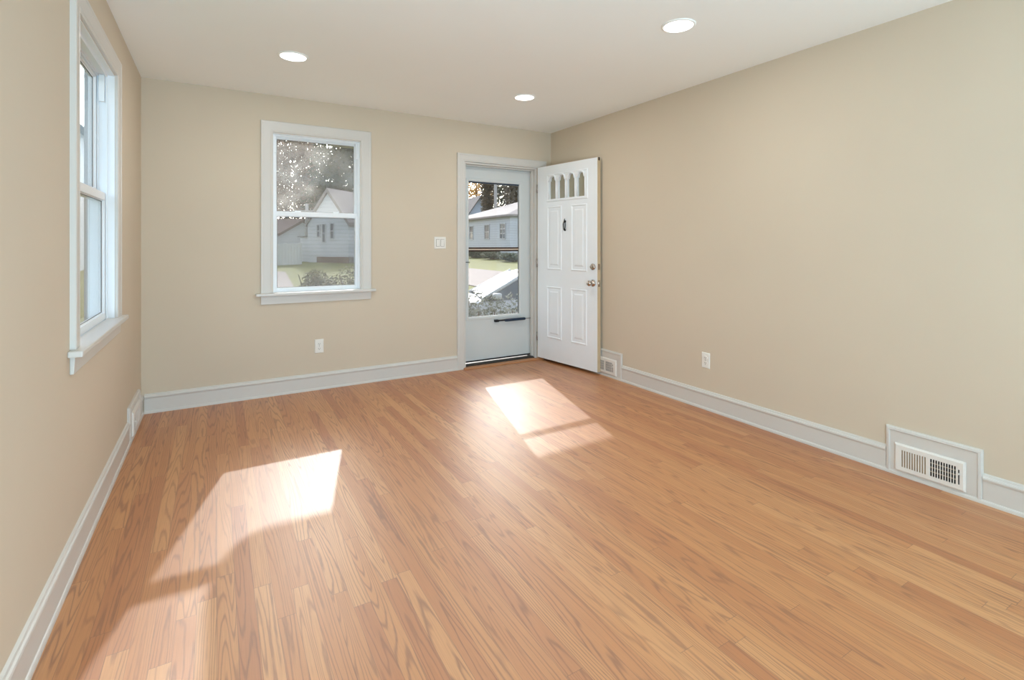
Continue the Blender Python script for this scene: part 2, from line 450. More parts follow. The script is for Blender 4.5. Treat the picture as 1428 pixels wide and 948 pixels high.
# ------------------------------------------------------------------ baseboards (with cap bead and shoe moulding)
BP = [(0, 0), (0.020, 0), (0.0195, 0.010), (0.0165, 0.017), (0.0125, 0.019), (0.0125, 0.108), (0.0165, 0.112), (0.0185, 0.120),
      (0.0165, 0.127), (0.011, 0.130), (0.0085, 0.138), (0.0, 0.142)]
def base_run(b, u0, u1, put, prof=BP):
    b.prism([put(u0, d, z) for d, z in prof], [put(u1, d, z) for d, z in prof])
pb = lambda u, d, z: (u, YB - d, z)
pl = lambda u, d, z: (XL + d, u, z)
pr = lambda u, d, z: (XR - d, u, z)
VR = (0.905, 1.305)      # plinth of the right register (y)
VD = (3.362, 3.80)       # plinth of the register behind the door
VL = (3.83, 4.30)        # plinth of the left register
b = MB(); base_run(b, XL + 0.02, 2.024, pb)
tag(b.build('baseboard_back', M['trim']), 'white moulded baseboard under the smaller window', 'baseboard', kind='structure')
b = MB(); base_run(b, YF, VL[0], pl); base_run(b, VL[1], YB, pl)
tag(b.build('baseboard_left', M['trim']), 'white moulded baseboard along the wall of the edge-on window', 'baseboard', kind='structure')
b = MB(); base_run(b, YF, VR[0], pr); base_run(b, VR[1], VD[0], pr); base_run(b, VD[1], YB, pr)
tag(b.build('baseboard_right', M['trim']), 'white moulded baseboard along the long blank wall', 'baseboard', kind='structure')

PLP = [(0, 0), (0, 0.009), (0.006, 0.0165), (0.016, 0.0185), (0.022, 0.013), (0.030, 0.0125), (0.045, 0.0125), (0.045, 0)]
def plinth(n, name, xf, u, top, label):
    b = MB(xf)
    b.frame(u[0], u[1], 0.0, top, PLP, bottom=False)
    b.hexa([(u[0] + 0.04, 0.0, 0), (u[1] - 0.04, 0.0, 0), (u[1] - 0.04, top - 0.04, 0), (u[0] + 0.04, top - 0.04, 0),
            (u[0] + 0.04, 0.0, 0.0122), (u[1] - 0.04, 0.0, 0.0122), (u[1] - 0.04, top - 0.04, 0.0122), (u[0] + 0.04, top - 0.04, 0.0122)])
    b.prism([(u[0], z, d) for d, z in BP[:5] if d > 0 or z == 0] + [(u[0], 0.019, 0)], [(u[1], z, d) for d, z in BP[:5] if d > 0 or z == 0] + [(u[1], 0.019, 0)])
    return tag(b.build(name, M['trim']), label, 'trim', kind='structure')
xl_ = lambda a, z, h: (XL + h, a, z)
xr_ = lambda a, z, h: (XR - h, a, z)
xb_ = lambda a, z, h: (a, YB - h, z)
plinth(1, 'trim_1', xr_, VR, 0.252, 'raised white moulding around the large register on the blank wall')
plinth(2, 'trim_2', xr_, VD, 0.245, 'raised white moulding half hidden behind the open panel door')
plinth(3, 'trim_3', xl_, VL, 0.225, 'raised white moulding under the edge-on window near the corner')

# ------------------------------------------------------------------ double-hung windows
CAS = [(0, 0), (0, 0.017), (0.004, 0.020), (0.012, 0.020), (0.018, 0.018), (0.070, 0.0155), (0.076, 0.013), (0.084, 0.015), (0.090, 0.012), (0.090, 0)]
def window(name, label, xf, o, meet, screen, cas_top, gl, WT=WT):
    a0, a1, z0, z1 = o
    am = (a0 + a1) / 2
    root = thing(name, label, 'window', xf(am, z0, 0), kind='structure')
    zs = 0.835                                   # top of the stool
    b = MB(xf); b.frame(a0 - 0.088, a1 + 0.092 - 0.0, zs, cas_top, CAS, bottom=False)
    b.build('casing', M['trim'], root)
    b = MB(xf)                                    # stool with horns, apron below
    b.hexa([(a0 - 0.125, zs - 0.024, 0), (a1 + 0.130, zs - 0.024, 0), (a1 + 0.130, zs, 0), (a0 - 0.125, zs, 0),
            (a0 - 0.125, zs - 0.024, 0.045), (a1 + 0.130, zs - 0.024, 0.045), (a1 + 0.130, zs, 0.045), (a0 - 0.125, zs, 0.045)], 0.006)
    b.hexa([(a0, zs - 0.024, -0.03), (a1, zs - 0.024, -0.03), (a1, zs, -0.03), (a0, zs, -0.03),
            (a0, zs - 0.024, 0.005), (a1, zs - 0.024, 0.005), (a1, zs, 0.005), (a0, zs, 0.005)])
    b.build('sill', M['trim'], root)
    b = MB(xf)
    b.hexa([(a0 - 0.088, zs - 0.092, 0), (a1 + 0.092, zs - 0.092, 0), (a1 + 0.092, zs - 0.024, 0), (a0 - 0.088, zs - 0.024, 0),
            (a0 - 0.088, zs - 0.092, 0.012), (a1 + 0.092, zs - 0.092, 0.012), (a1 + 0.092, zs - 0.024, 0.016), (a0 - 0.088, zs - 0.024, 0.016)], 0.003)
    b.build('apron', M['trim'], root)
    # vinyl frame lining the opening, with the tracks
    b = MB(xf)
    fr = 0.016
    b.frame(a0, a1, z0, z1, [(0, 0.0), (0.004, 0.0), (0.004, -0.030), (fr, -0.030), (fr, -0.036), (0.006, -0.036), (0.006, -0.066), (fr, -0.066), (fr, -0.072), (0.006, -0.072), (0.006, -0.104), (0.012, -0.104), (0.012, -WT - 0.002), (0, -WT - 0.002)])
    b.hexa([(a0, z0, -0.03), (a1, z0, -0.03), (a1, zs - 0.005, -0.03), (a0, zs - 0.005, -0.03), (a0, z0, -0.11), (a1, z0, -0.11), (a1, zs - 0.020, -0.11), (a0, zs - 0.020, -0.11)])
    b.build('frame', M['vinyl'], root)
    # outside trim boards
    b = MB(xf)
    b.frame(a0 - 0.12, a1 + 0.12, z0 - 0.12, z1 + 0.12, [(0, -WT), (0, -WT - 0.025), (0.09, -WT - 0.025), (0.09, -WT)])
    b.build('outside_trim', M['winframe'], root)
    def sash(nm, za, zb, h0, top, bot, lab=None):
        st = 0.024
        b = MB(xf)
        A0, A1 = a0 + 0.008, a1 - 0.008
        def bar(x0, x1, q0, q1):
            b.hexa([(x0, q0, h0), (x1, q0, h0), (x1, q1, h0), (x0, q1, h0), (x0, q0, h0 - 0.028), (x1, q0, h0 - 0.028), (x1, q1, h0 - 0.028), (x0, q1, h0 - 0.028)], 0.002)
        bar(A0, A0 + st, za, zb); bar(A1 - st, A1, za, zb)
        bar(A0 + st, A1 - st, za, za + bot); bar(A0 + st, A1 - st, zb - top, zb)
        # glazing bead
        b.frame(A0 + st - 0.002, A1 - st + 0.002, za + bot - 0.002, zb - top + 0.002, [(0, h0 - 0.006), (0.007, h0 - 0.012), (0.007, h0 - 0.022), (0, h0 - 0.022)])
        s = b.build(nm, M['vinyl'], root)
        g = MB(xf)
        g.hexa([(A0 + st, za + bot, h0 - 0.014), (A1 - st, za + bot, h0 - 0.014), (A1 - st, zb - top, h0 - 0.014), (A0 + st, zb - top, h0 - 0.014),
                (A0 + st, za + bot, h0 - 0.018), (A1 - st, za + bot, h0 - 0.018), (A1 - st, zb - top, h0 - 0.018), (A0 + st, zb - top, h0 - 0.018)])
        g.build('pane', gl[0] if nm == 'upper_sash' else gl[1], s)
        k = MB(xf)
        k.frame(A0 + st + 0.004, A1 - st - 0.004, za + bot + 0.004, zb - top - 0.004, [(0, h0 - 0.0115), (0.0025, h0 - 0.0115), (0.0025, h0 - 0.0139), (0, h0 - 0.0139)])
        k.build('gasket', M['gasket'], s)
        return s
    up = sash('upper_sash', meet - 0.004, z1 - 0.008, -0.074, 0.020, 0.036)
    lo = sash('lower_sash', zs - 0.004, meet + 0.034, -0.038, 0.040, 0.036)
    # sash lock and its keeper on the meeting rail
    for q in (0.28, 0.72):
        ax = a0 + (a1 - a0) * q
        b = MB(xf)
        b.hexa([(ax - 0.022, meet + 0.034, -0.044), (ax + 0.022, meet + 0.034, -0.044), (ax + 0.022, meet + 0.042, -0.044), (ax - 0.022, meet + 0.042, -0.044),
                (ax - 0.022, meet + 0.034, -0.062), (ax + 0.022, meet + 0.034, -0.062), (ax + 0.022, meet + 0.042, -0.062), (ax - 0.022, meet + 0.042, -0.062)], 0.002)
        b.build('sash_lock', M['vinyl'], lo)
    # balance covers at the top of the inner tracks
    for s0, s1 in ((a0 + 0.006, a0 + 0.028), (a1 - 0.028, a1 - 0.006)):
        b = MB(xf)
        b.hexa([(s0, z1 - 0.15, -0.040), (s1, z1 - 0.15, -0.040), (s1, z1 - 0.008, -0.040), (s0, z1 - 0.008, -0.040),
                (s0, z1 - 0.15, -0.064), (s1, z1 - 0.15, -0.064), (s1, z1 - 0.008, -0.064), (s0, z1 - 0.008, -0.064)], 0.002)
        b.build('balance_cover', M['vinyl'], root)
    if screen:
        b = MB(xf)
        A0, A1 = a0 + 0.012, a1 - 0.012
        b.frame(A0, A1, zs - 0.01, meet + 0.03, [(0, -0.108), (0, -0.119), (0.014, -0.119), (0.014, -0.108)])
        s = b.build('screen_frame', M['vinyl'], root)
        g = MB(xf)
        g.hexa([(A0 + 0.012, zs, -0.1128), (A1 - 0.012, zs, -0.1128), (A1 - 0.012, meet + 0.02, -0.1128), (A0 + 0.012, meet + 0.02, -0.1128),
                (A0 + 0.012, zs, -0.1132), (A1 - 0.012, zs, -0.1132), (A1 - 0.012, meet + 0.02, -0.1132), (A0 + 0.012, meet + 0.02, -0.1132)])
        g.build('insect_screen', M['screen'], s)
    return root
window('window_1', 'white double-hung window on the wall beside the doorway', xb_, W1, 1.468, True, 2.228, (M['glass'], M['glassl']))
window('window_2', 'white double-hung window seen edge-on with pale blue light', xl_, W2, 1.468, False, 2.228, (M['sideglass'], M['sideglass']), 0.108)

# ------------------------------------------------------------------ doorway: casing, jamb, threshold
b = MB(xb_)
b.frame(D1[0] - 0.078, D1[1] + 0.120, 0, D1[3] + 0.080, [(0, 0), (0, 0.016), (0.006, 0.019), (0.016, 0.019), (0.02, 0.0165), (0.064, 0.0165), (0.068, 0.013), (0.078, 0.013), (0.078, 0)], bottom=False)
tag(b.build('trim_4', M['trim']), 'white casing framing the doorway with the glazed door', 'trim', kind='structure')
b = MB(xb_)
b.frame(D1[0], D1[1] + 0.002, 0, D1[3] + 0.002, [(0, 0), (0.018, 0), (0.018, -0.052), (0.030, -0.052), (0.030, -0.085), (0.012, -0.085), (0.012, -WT - 0.02), (0, -WT - 0.02)], bottom=False)
tag(b.build('trim_5', M['trim']), 'white stepped jamb lining the doorway opening', 'trim', kind='structure')
b = MB(); b.box(D1[0] - 0.012, D1[1] + 0.06, YB - 0.05, YB + 0.02, 0, 0.012, 0.003)
tag(b.build('trim_6', M['reducer']), 'narrow oak strip lying in front of the dark threshold', 'trim', kind='structure')
b = MB(); b.box(D1[0] + 0.001, D1[1] - 0.001, YB + 0.02, YB + WT + 0.05, -0.02, 0.020, 0.004); b.box(D1[0] + 0.02, D1[1] - 0.02, YB + 0.035, YB + 0.07, 0.015, 0.028, 0.004)
tag(b.build('trim_7', M['thresh']), 'dark metal threshold at the foot of the glazed door', 'trim', kind='structure')

# ------------------------------------------------------------------ storm door (closed, glazed)
SY = 4.583                                       # inner face
sd = thing('door_1', 'closed off-white storm door with a tall two-part glass', 'door', (2.52, SY, 0.02), kind='structure')
sf = lambda a, z, h: (a, SY - h, z)
sx0, sx1, sz0, sz1 = 2.113, 2.944, 0.032, 2.031
gx0, gx1, gz0, gz1 = 2.197, 2.800, 0.484, 1.872
b = MB(); wall_cells(b, sx0, sx1, sz0, sz1, [(gx0, gx1, gz0, gz1)], SY, SY + 0.034, lambda b, u0, u1, t0, t1, z0, z1: b.box(u0, u1, t0, t1, z0, z1))
b.build('door_panel', M['storm'], sd)
b = MB(sf); b.frame(gx0 - 0.030, gx1 + 0.030, gz0 - 0.030, gz1 + 0.030, [(0, 0), (0.003, 0.005), (0.018, 0.006), (0.026, 0.003), (0.032, -0.004), (0.032, -0.012), (0, -0.012)])
b.build('glazing_frame', M['storm'], sd)
b = MB(sf); b.frame(gx0 - 0.001, gx1 + 0.001, gz0 - 0.001, gz1 + 0.001, [(0, -0.012), (0.005, -0.012), (0.005, -0.024), (0, -0.024)])
b.build('gasket', M['gasket'], sd)
mz = 1.176
b = MB(); b.box(gx0, gx1, SY + 0.010, SY + 0.024, mz + 0.006, mz + 0.022, 0.002); b.box(gx0, gx1, SY + 0.014, SY + 0.028, mz - 0.022, mz - 0.006, 0.002)
b.build('glass_rail', M['bronze'], sd)
b = MB(); b.box(gx0, gx1, SY + 0.012, SY + 0.026, mz - 0.006, mz + 0.006)
b.build('glass_rail_strip', M['railwhite'], sd)
b = MB(); b.box(gx0, gx1, SY + 0.006, SY + 0.022, gz1 - 0.016, gz1 - 0.001, 0.002)
b.build('top_rail', M['navy'], sd)
for za, zb, yy in ((mz + 0.02, gz1 - 0.01, 0.016), (gz0, mz - 0.02, 0.020)):
    b = MB(); b.box(gx0, gx1, SY + yy, SY + yy + 0.003, za, zb)
    b.build('glass_pane', M['cleanglass'], sd)
b = MB(); b.box(sx0 + 0.002, sx1 - 0.002, SY - 0.004, SY + 0.02, 0.030, 0.046, 0.002)
b.build('bottom_sweep', M['gasket'], sd)
b = MB(); b.tube([(2.13, SY - 0.018, 1.05), (2.20, SY - 0.020, 1.046)], 0.004); b.lathe((2.145, SY, 1.05), (0, -1, 0), [(0, 0.010), (0.004, 0.010), (0.006, 0.006), (0.02, 0.005)], 14)
b.build('latch', M['black'], sd)
# pneumatic closer
cz, cy = 0.432, SY - 0.032
b = MB(); b.lathe((2.60, cy, cz), (1, 0, 0), [(0, 0.006), (0.004, 0.013), (0.02, 0.0145), (0.24, 0.0145), (0.252, 0.012), (0.256, 0.005)], 18)
cl = b.build('closer', M['navy'], sd, True)
b = MB(); b.tube([(2.85, cy, cz), (2.955, cy + 0.01, cz)], 0.0045)
b.build('closer_rod', M['steel'], cl)
b = MB(); b.box(2.495, 2.61, cy - 0.004, cy + 0.004, cz - 0.006, cz + 0.010, 0.002); b.box(2.490, 2.53, cy - 0.006, SY + 0.001, cz - 0.012, cz + 0.012, 0.002)
b.build('closer_bracket', M['black'], cl)

# ------------------------------------------------------------------ panelled entry door, standing open
HX, HY, FX, FY = 2.955, 4.462, 3.070, 3.634
dw = math.hypot(FX - HX, FY - HY)
ex, ey = (FX - HX) / dw, (FY - HY) / dw
nx, ny = ey, -ex                                  # towards the room
DW = 0.845
df = lambda s, z, h: (HX + ex * s + nx * h, HY + ey * s + ny * h, z)
pd = thing('door_2', 'white panelled entry door standing open with four small arched lights', 'door', (HX, HY, 0.028), kind='structure')
DT = 0.044
lx0, lx1, lz0, lz1 = 0.158, 0.714, 1.682, 1.952
b = MB(df)
def cell(b, u0, u1, t0, t1, z0, z1):
    b.hexa([(u0, z0, t0), (u1, z0, t0), (u1, z1, t0), (u0, z1, t0), (u0, z0, t1), (u1, z0, t1), (u1, z1, t1), (u0, z1, t1)])
wall_cells(b, 0.0, DW, 0.028, 2.046, [(lx0, lx1, lz0, lz1)], -DT, 0.0, cell)
b.build('door_slab', M['door'], pd)
PAN = [(0, 0.0), (0.004, 0.0055), (0.010, 0.0065), (0.016, 0.004), (0.020, -0.001), (0.022, -0.004), (0, -0.004)]
for s0, s1, z0, z1 in ((0.150, 0.366, 0.966, 1.622), (0.500, 0.714, 0.966, 1.622), (0.146, 0.366, 0.256, 0.792), (0.498, 0.712, 0.256, 0.792)):
    b = MB(df); b.frame(s0, s1, z0, z1, PAN)
    q0, q1, q2, q3 = s0 + 0.040, s1 - 0.040, z0 + 0.042, z1 - 0.042
    r0, r1, r2, r3 = q0 + 0.018, q1 - 0.018, q2 + 0.018, q3 - 0.018
    b.hexa([(q0, q2, -0.002), (q1, q2, -0.002), (q1, q3, -0.002), (q0, q3, -0.002), (r0, r2, 0.0055), (r1, r2, 0.0055), (r1, r3, 0.0055), (r0, r3, 0.0055)])
    b.build('raised_panel', M['door'], pd)
# insert with four arched lights
b = MB(df); hoods = MB(df)
cs = (0.234, 0.370, 0.504, 0.637); hw = 0.048; zb, zsprg = 1.697, 1.880
edges = [lx0] + [(cs[i] + cs[i + 1]) / 2 for i in range(3)] + [lx1]
t0, t1 = -DT + 0.004, 0.004
for i, c in enumerate(cs):
    e0, e1 = edges[i], edges[i + 1]
    cell(b, e0, c - hw, t0, t1, lz0, lz1); cell(b, c + hw, e1, t0, t1, lz0, lz1); cell(b, c - hw, c + hw, t0, t1, lz0, zb)
    arch = []
    for k in range(13):
        s = -1 + k / 6.0
        zz = zsprg + 0.012 * (1 if abs(s) < 0.72 else 0) + 0.038 * math.sqrt(max(0, 1 - (s / 0.8) ** 2)) if abs(s) < 0.79 else zsprg
        arch.append((c + s * hw, zz))
    for k in range(12):
        (a, za), (q, zq) = arch[k], arch[k + 1]
        b.prism([(a, za, t0), (q, zq, t0), (q, lz1, t0), (a, lz1, t0)], [(a, za, t1), (q, zq, t1), (q, lz1, t1), (a, lz1, t1)])
    hoods.tube([(a + (a - c) * 0.18, z + 0.010, 0.006) for a, z in arch], 0.0085, 8)
    hoods.tube([(c - hw - 0.004, zb, 0.004), (c - hw - 0.004, zsprg, 0.004)], 0.005, 8)
    hoods.tube([(c + hw + 0.004, zb, 0.004), (c + hw + 0.004, zsprg, 0.004)], 0.005, 8)
ins = b.build('light_insert', M['door'], pd)
hoods.build('arch_moulding', M['door'], ins, True)
b = MB(df); b.frame(lx0 - 0.012, lx1 + 0.012, lz0 - 0.012, lz1 + 0.006, [(0, 0), (0.003, 0.006), (0.012, 0.008), (0.018, 0.004), (0.018, 0)])
b.build('insert_rim', M['door'], ins)
for c in cs:
    b = MB(df); cell(b, c - hw - 0.004, c + hw + 0.004, -0.024, -0.020, zb - 0.004, zsprg + 0.056)
    b.build('arched_pane', M['frosted'], pd)
def dv(s, z, h): return Vector(df(s, z, h))
nv = (nx, ny, 0)
# knocker
b = MB(df)
b.lathe((0.418, 1.458, 0.0), (0, 0, 1), [(0, 0.013), (0.004, 0.013), (0.008, 0.009), (0.016, 0.006)], 14)
b.lathe((0.418, 1.372, 0.0), (0, 0, 1), [(0, 0.010), (0.005, 0.010), (0.009, 0.006)], 14)
b.tube([(0.418, 1.462, 0.012), (0.416, 1.478, 0.010), (0.418, 1.486, 0.004)], [0.006, 0.004, 0.003], 8)
b.tube([(0.418 + 0.016 * math.sin(a) * (0.8 + 0.3 * math.cos(a)), 1.412 + 0.042 * math.cos(a), 0.014) for a in [k * 2 * PI / 20 for k in range(21)]], 0.0048, 8)
b.build('knocker', M['black'], pd, True)
b = MB(df); b.lathe((0.790, 1.016, 0), (0, 0, 1), [(0, 0.031), (0.006, 0.031), (0.012, 0.027), (0.016, 0.020), (0.016, 0.0)], 24)
db = b.build('deadbolt', M['nickel'], pd, True)
b = MB(df); b.hexa([(0.776, 1.011, 0.014), (0.804, 1.011, 0.014), (0.804, 1.021, 0.014), (0.776, 1.021, 0.014), (0.776, 1.011, 0.030), (0.804, 1.011, 0.030), (0.804, 1.021, 0.030), (0.776, 1.021, 0.030)], 0.002)
b.build('thumb_turn', M['nickel'], db)
b = MB(df); b.lathe((0.790, 0.862, 0), (0, 0, 1), [(0, 0.033), (0.005, 0.033), (0.010, 0.026), (0.014, 0.013), (0.034, 0.012), (0.040, 0.020), (0.048, 0.026), (0.058, 0.0265), (0.066, 0.021), (0.070, 0.010), (0.071, 0.0)], 24)
b.build('knob', M['nickel'], pd, True)
b = MB(df); cell(b, DW - 0.002, DW + 0.0008, -DT + 0.001, -0.001, 0.030, 2.044)
b.build('wood_edge', M['edge'], pd)
b = MB(df); cell(b, DW - 0.001, DW + 0.0015, -0.034, -0.010, 0.83, 0.89); cell(b, DW - 0.001, DW + 0.010, -0.028, -0.016, 0.852, 0.872); cell(b, DW - 0.001, DW + 0.0015, -0.034, -0.010, 0.99, 1.045)
b.build('latch_plate', M['nickel'], pd)
b = MB(df); cell(b, DW - 0.03, DW + 0.001, -0.034, -0.012, 2.0455, 2.0475); cell(b, DW - 0.0005, DW + 0.001, -0.034, -0.012, 2.018, 2.0475)
b.build('top_clip', M['black'], pd)
for zh in (0.25, 1.03, 1.82):
    b = MB(df); b.lathe((0.0, zh - 0.045, 0.006), (0, 1, 0), [(0, 0.0055), (0.09, 0.0055)], 10)
    b.build('hinge', M['nickel'], pd, True)

# ------------------------------------------------------------------ electrical plates
def plate(b, w, h, a, z):
    p = [(a - w, z - h, 0), (a + w, z - h, 0), (a + w, z + h, 0), (a - w, z + h, 0)]
    b.hexa(p + [(x + (0.004 if x < a else -0.004), y + (0.004 if y < z else -0.004), 0.006) for x, y, _ in p])
def outlet(xf, a, z, label):
    root = thing('wall_outlet', label, 'outlet', xf(a, z, 0), 'duplex outlets')
    b = MB(xf); plate(b, 0.036, 0.058, a, z); b.build('cover_plate', M['plate'], root)
    for dz in (0.0195, -0.0195):
        b = MB(xf)
        oc = [(a + 0.0165 * math.copysign(min(1, abs(1.15 * math.cos(t))), math.cos(t)), z + dz + 0.0145 * math.sin(t)) for t in [2 * PI * k / 24 for k in range(24)]]
        b.prism([(x, y, 0.005) for x, y in oc], [(x, y, 0.0085) for x, y in oc])
        r = b.build('receptacle', M['plate'], root)
        b = MB(xf)
        for sx, hh in ((-0.006, 0.0045), (0.006, 0.0036)):
            b.hexa([(a + sx - 0.0012, z + dz + 0.002 - hh, 0.008), (a + sx + 0.0012, z + dz + 0.002 - hh, 0.008), (a + sx + 0.0012, z + dz + 0.002 + hh, 0.008), (a + sx - 0.0012, z + dz + 0.002 + hh, 0.008),
                    (a + sx - 0.0012, z + dz + 0.002 - hh, 0.0089), (a + sx + 0.0012, z + dz + 0.002 - hh, 0.0089), (a + sx + 0.0012, z + dz + 0.002 + hh, 0.0089), (a + sx - 0.0012, z + dz + 0.002 + hh, 0.0089)])
        b.prism([(a + 0.0026 * math.cos(t), z + dz - 0.0085 + 0.0026 * math.sin(t), 0.008) for t in [k * PI / 5 for k in range(10)]], [(a + 0.0026 * math.cos(t), z + dz - 0.0085 + 0.0026 * math.sin(t), 0.0089) for t in [k * PI / 5 for k in range(10)]])
        b.build('slots', M['slot'], r)
    b = MB(xf); b.prism([(a + 0.003 * math.cos(t), z + 0.003 * math.sin(t), 0.005) for t in [k * PI / 6 for k in range(12)]], [(a + 0.003 * math.cos(t), z + 0.003 * math.sin(t), 0.0072) for t in [k * PI / 6 for k in range(12)]])
    b.build('screw', M['steel'], root)
outlet(xb_, 0.748, 0.366, 'white duplex outlet low on the wall under the smaller window')
outlet(xr_, 2.474, 0.364, 'white duplex outlet low on the long blank wall')
sw = thing('light_switch', 'pale two-gang switch plate on the wall beside the doorway casing', 'switch', xb_(1.846, 1.243, 0))
b = MB(xb_); plate(b, 0.060, 0.058, 1.846, 1.243); b.build('cover_plate', M['plate'], sw)
for a in (1.823, 1.869):
    b = MB(xb_); b.frame(a - 0.0185, a + 0.0185, 1.243 - 0.035, 1.243 + 0.035, [(0, 0.005), (0, 0.0068), (0.002, 0.0068), (0.002, 0.005)])
    fr = b.build('switch_frame', M['slot'], sw)
    b = MB(xb_); b.hexa([(a - 0.016, 1.210, 0.005), (a + 0.016, 1.210, 0.005), (a + 0.016, 1.276, 0.005), (a - 0.016, 1.276, 0.005), (a - 0.016, 1.210, 0.0085), (a + 0.016, 1.210, 0.0085), (a + 0.016, 1.276, 0.0125), (a - 0.016, 1.276, 0.0125)])
    b.build('rocker', M['plate'], sw)

# ------------------------------------------------------------------ floor registers on the walls
def register(xf, u0, u1, z0, z1, label, banks, lever=True, h0=0.0128):
    root = thing('wall_register', label, 'register', xf((u0 + u1) / 2, z0, 0), 'white wall registers')
    d = 0.013
    za, zb = z0 + 0.028, z1 - 0.030
    b = MB(xf)
    holes = [(k[0], k[1], za, zb) for k in banks]
    us = sorted({u0 + 0.008, u1 - 0.008} | {h[0] for h in holes} | {h[1] for h in holes})
    for i in range(len(us) - 1):
        m = (us[i] + us[i + 1]) / 2
        inh = any(h[0] < m < h[1] for h in holes)
        for q0, q1 in (((z0 + 0.008, za), (zb, z1 - 0.008)) if inh else ((z0 + 0.008, z1 - 0.008),)):
            cell(b, us[i], us[i + 1], h0 + d - 0.003, h0 + d, q0, q1)
    b.frame(u0, u1, z0, z1, [(0, h0), (0.002, h0 + d - 0.006), (0.008, h0 + d), (0.0085, h0 + d - 0.003), (0.004, h0)])
    b.build('face_plate', M['register'], root)
    for k0, k1, closed, n in banks:
        b = MB(xf)
        p = (k1 - k0) / n
        for i in range(n + 1):
            c = k0 + i * p
            w = p * (0.19 if not closed else 0.23)
            c0, c1 = max(k0, c - w), min(k1, c + w)
            cell(b, c0, c1, h0 + d - 0.0025, h0 + d - 0.0004, za - 0.001, zb + 0.001)
        b.build('louvers', M['register'], root)
        b = MB(xf); cell(b, k0 - 0.002, k1 + 0.002, h0 + 0.0005, h0 + (0.006 if closed else 0.002), za - 0.002, zb + 0.002)
        b.build('damper' if closed else 'duct_opening', M['damper'] if closed else M['duct'], root)
        if not closed:
            b = MB(xf)
            for q in range(1, 4):
                zc = za + (zb - za) * q / 4
                cell(b, k0, k1, h0 + 0.004, h0 + 0.006, zc - 0.0022, zc + 0.0022)
            b.build('cross_bars', M['damper'], root)
    if lever:
        ul = banks[0][0] - 0.010
        b = MB(xf); cell(b, ul - 0.0025, ul + 0.0025, h0 + d - 0.0015, h0 + d + 0.0003, za + 0.004, zb - 0.012)
        s = b.build('lever_slot', M['duct'], root)
        b = MB(xf); cell(b, ul - 0.002, ul + 0.002, h0 + d - 0.001, h0 + d + 0.008, (za + zb) / 2 + 0.008, (za + zb) / 2 + 0.016)
        b.build('lever', M['register'], s)
    return root
register(xr_, 0.966, 1.262, 0.026, 0.172, 'white register with one dark and one beige bank of slots', [(1.000, 1.106, False, 10), (1.120, 1.230, True, 10)], 'low')
register(xr_, 3.425, 3.735, 0.026, 0.172, 'white register partly hidden behind the open panel door', [(3.475, 3.570, False, 9), (3.585, 3.690, False, 10)], 'low')
register(xl_, 3.905, 4.225, 0.024, 0.175, 'white register under the edge-on window by the room corner', [(3.945, 4.055, True, 10), (4.070, 4.180, True, 10)], 'low')

# ------------------------------------------------------------------ recessed ceiling lights
def downlight(x, y, label):
    root = thing('recessed_light', label, 'ceiling light', (x, y, CH), 'recessed ceiling lights')
    b = MB(); b.lathe((x, y, CH), (0, 0, -1), [(0, 0.092), (0.003, 0.092), (0.006, 0.087), (0.0065, 0.080), (0.004, 0.0785), (0.0, 0.0785)], 40)
    b.build('trim_ring', M['ceil'], root, True)
    b = MB(); b.lathe((x, y, CH - 0.0035), (0, 0, -1), [(0, 0.0785), (0.0008, 0.0785), (0.0014, 0.06), (0.0016, 0.0)], 40)
    b.build('lens', M['lamp'], root, True)
    d = bpy.data.lights.new('lamp_light', 'AREA'); d.shape = 'DISK'; d.size = 0.15; d.energy = 6; d.color = (1, 0.97, 0.92)
    o = bpy.data.objects.new('lamp_light', d); o.location = (0, 0, -0.008); o.parent = root; COL.objects.link(o)
downlight(0.424, 3.487, 'round recessed light in the ceiling above the smaller window')
downlight(2.182, 3.489, 'round recessed light in the ceiling nearest the doorway')
downlight(2.200, 1.912, 'round recessed light in the ceiling nearest the blank wall and camera')

# ------------------------------------------------------------------ outside: own house front, canopy, ground
CS, SN = math.cos(YAW), math.sin(YAW)
def at(u, d, z=0.0):
    """ground point seen in image column u at depth d"""
    r = (u - 714) / F_PX * d
    return Vector((r * CS + d * SN, d * CS - r * SN, z))
def zof(v, d): return EYE - (v - HOR) * d / F_PX
PROF = [(-50, -0.75), (9.5, -0.75), (12, -0.42), (16, -0.18), (20, -0.03), (25, 0.14), (35, 0.56), (60, 1.4), (120, 4.0), (400, 9)]
def hz(x, y):
    d = x * SN + y * CS
    for (a, za), (c, zc) in zip(PROF, PROF[1:]):
        if d <= c: return za + (zc - za) * max(0, (d - a)) / (c - a)
    return PROF[-1][1]
b = MB()
gx = [-60 + i * 2.5 for i in range(61)]; gy = [-12 + 2.0 * i for i in range(60)]
bm = b.bm
gv = {}
for i, x in enumerate(gx):
    for j, y in enumerate(gy): gv[i, j] = bm.verts.new((x, y, hz(x, y)))
for i in range(len(gx) - 1):
    for j in range(len(gy) - 1): bm.faces.new((gv[i, j], gv[i + 1, j], gv[i + 1, j + 1], gv[i, j + 1]))
o = b.build('lawn', M['lawn'])
tag(o, 'yellow-green lawn rising towards the houses across the way', 'lawn', kind='structure')

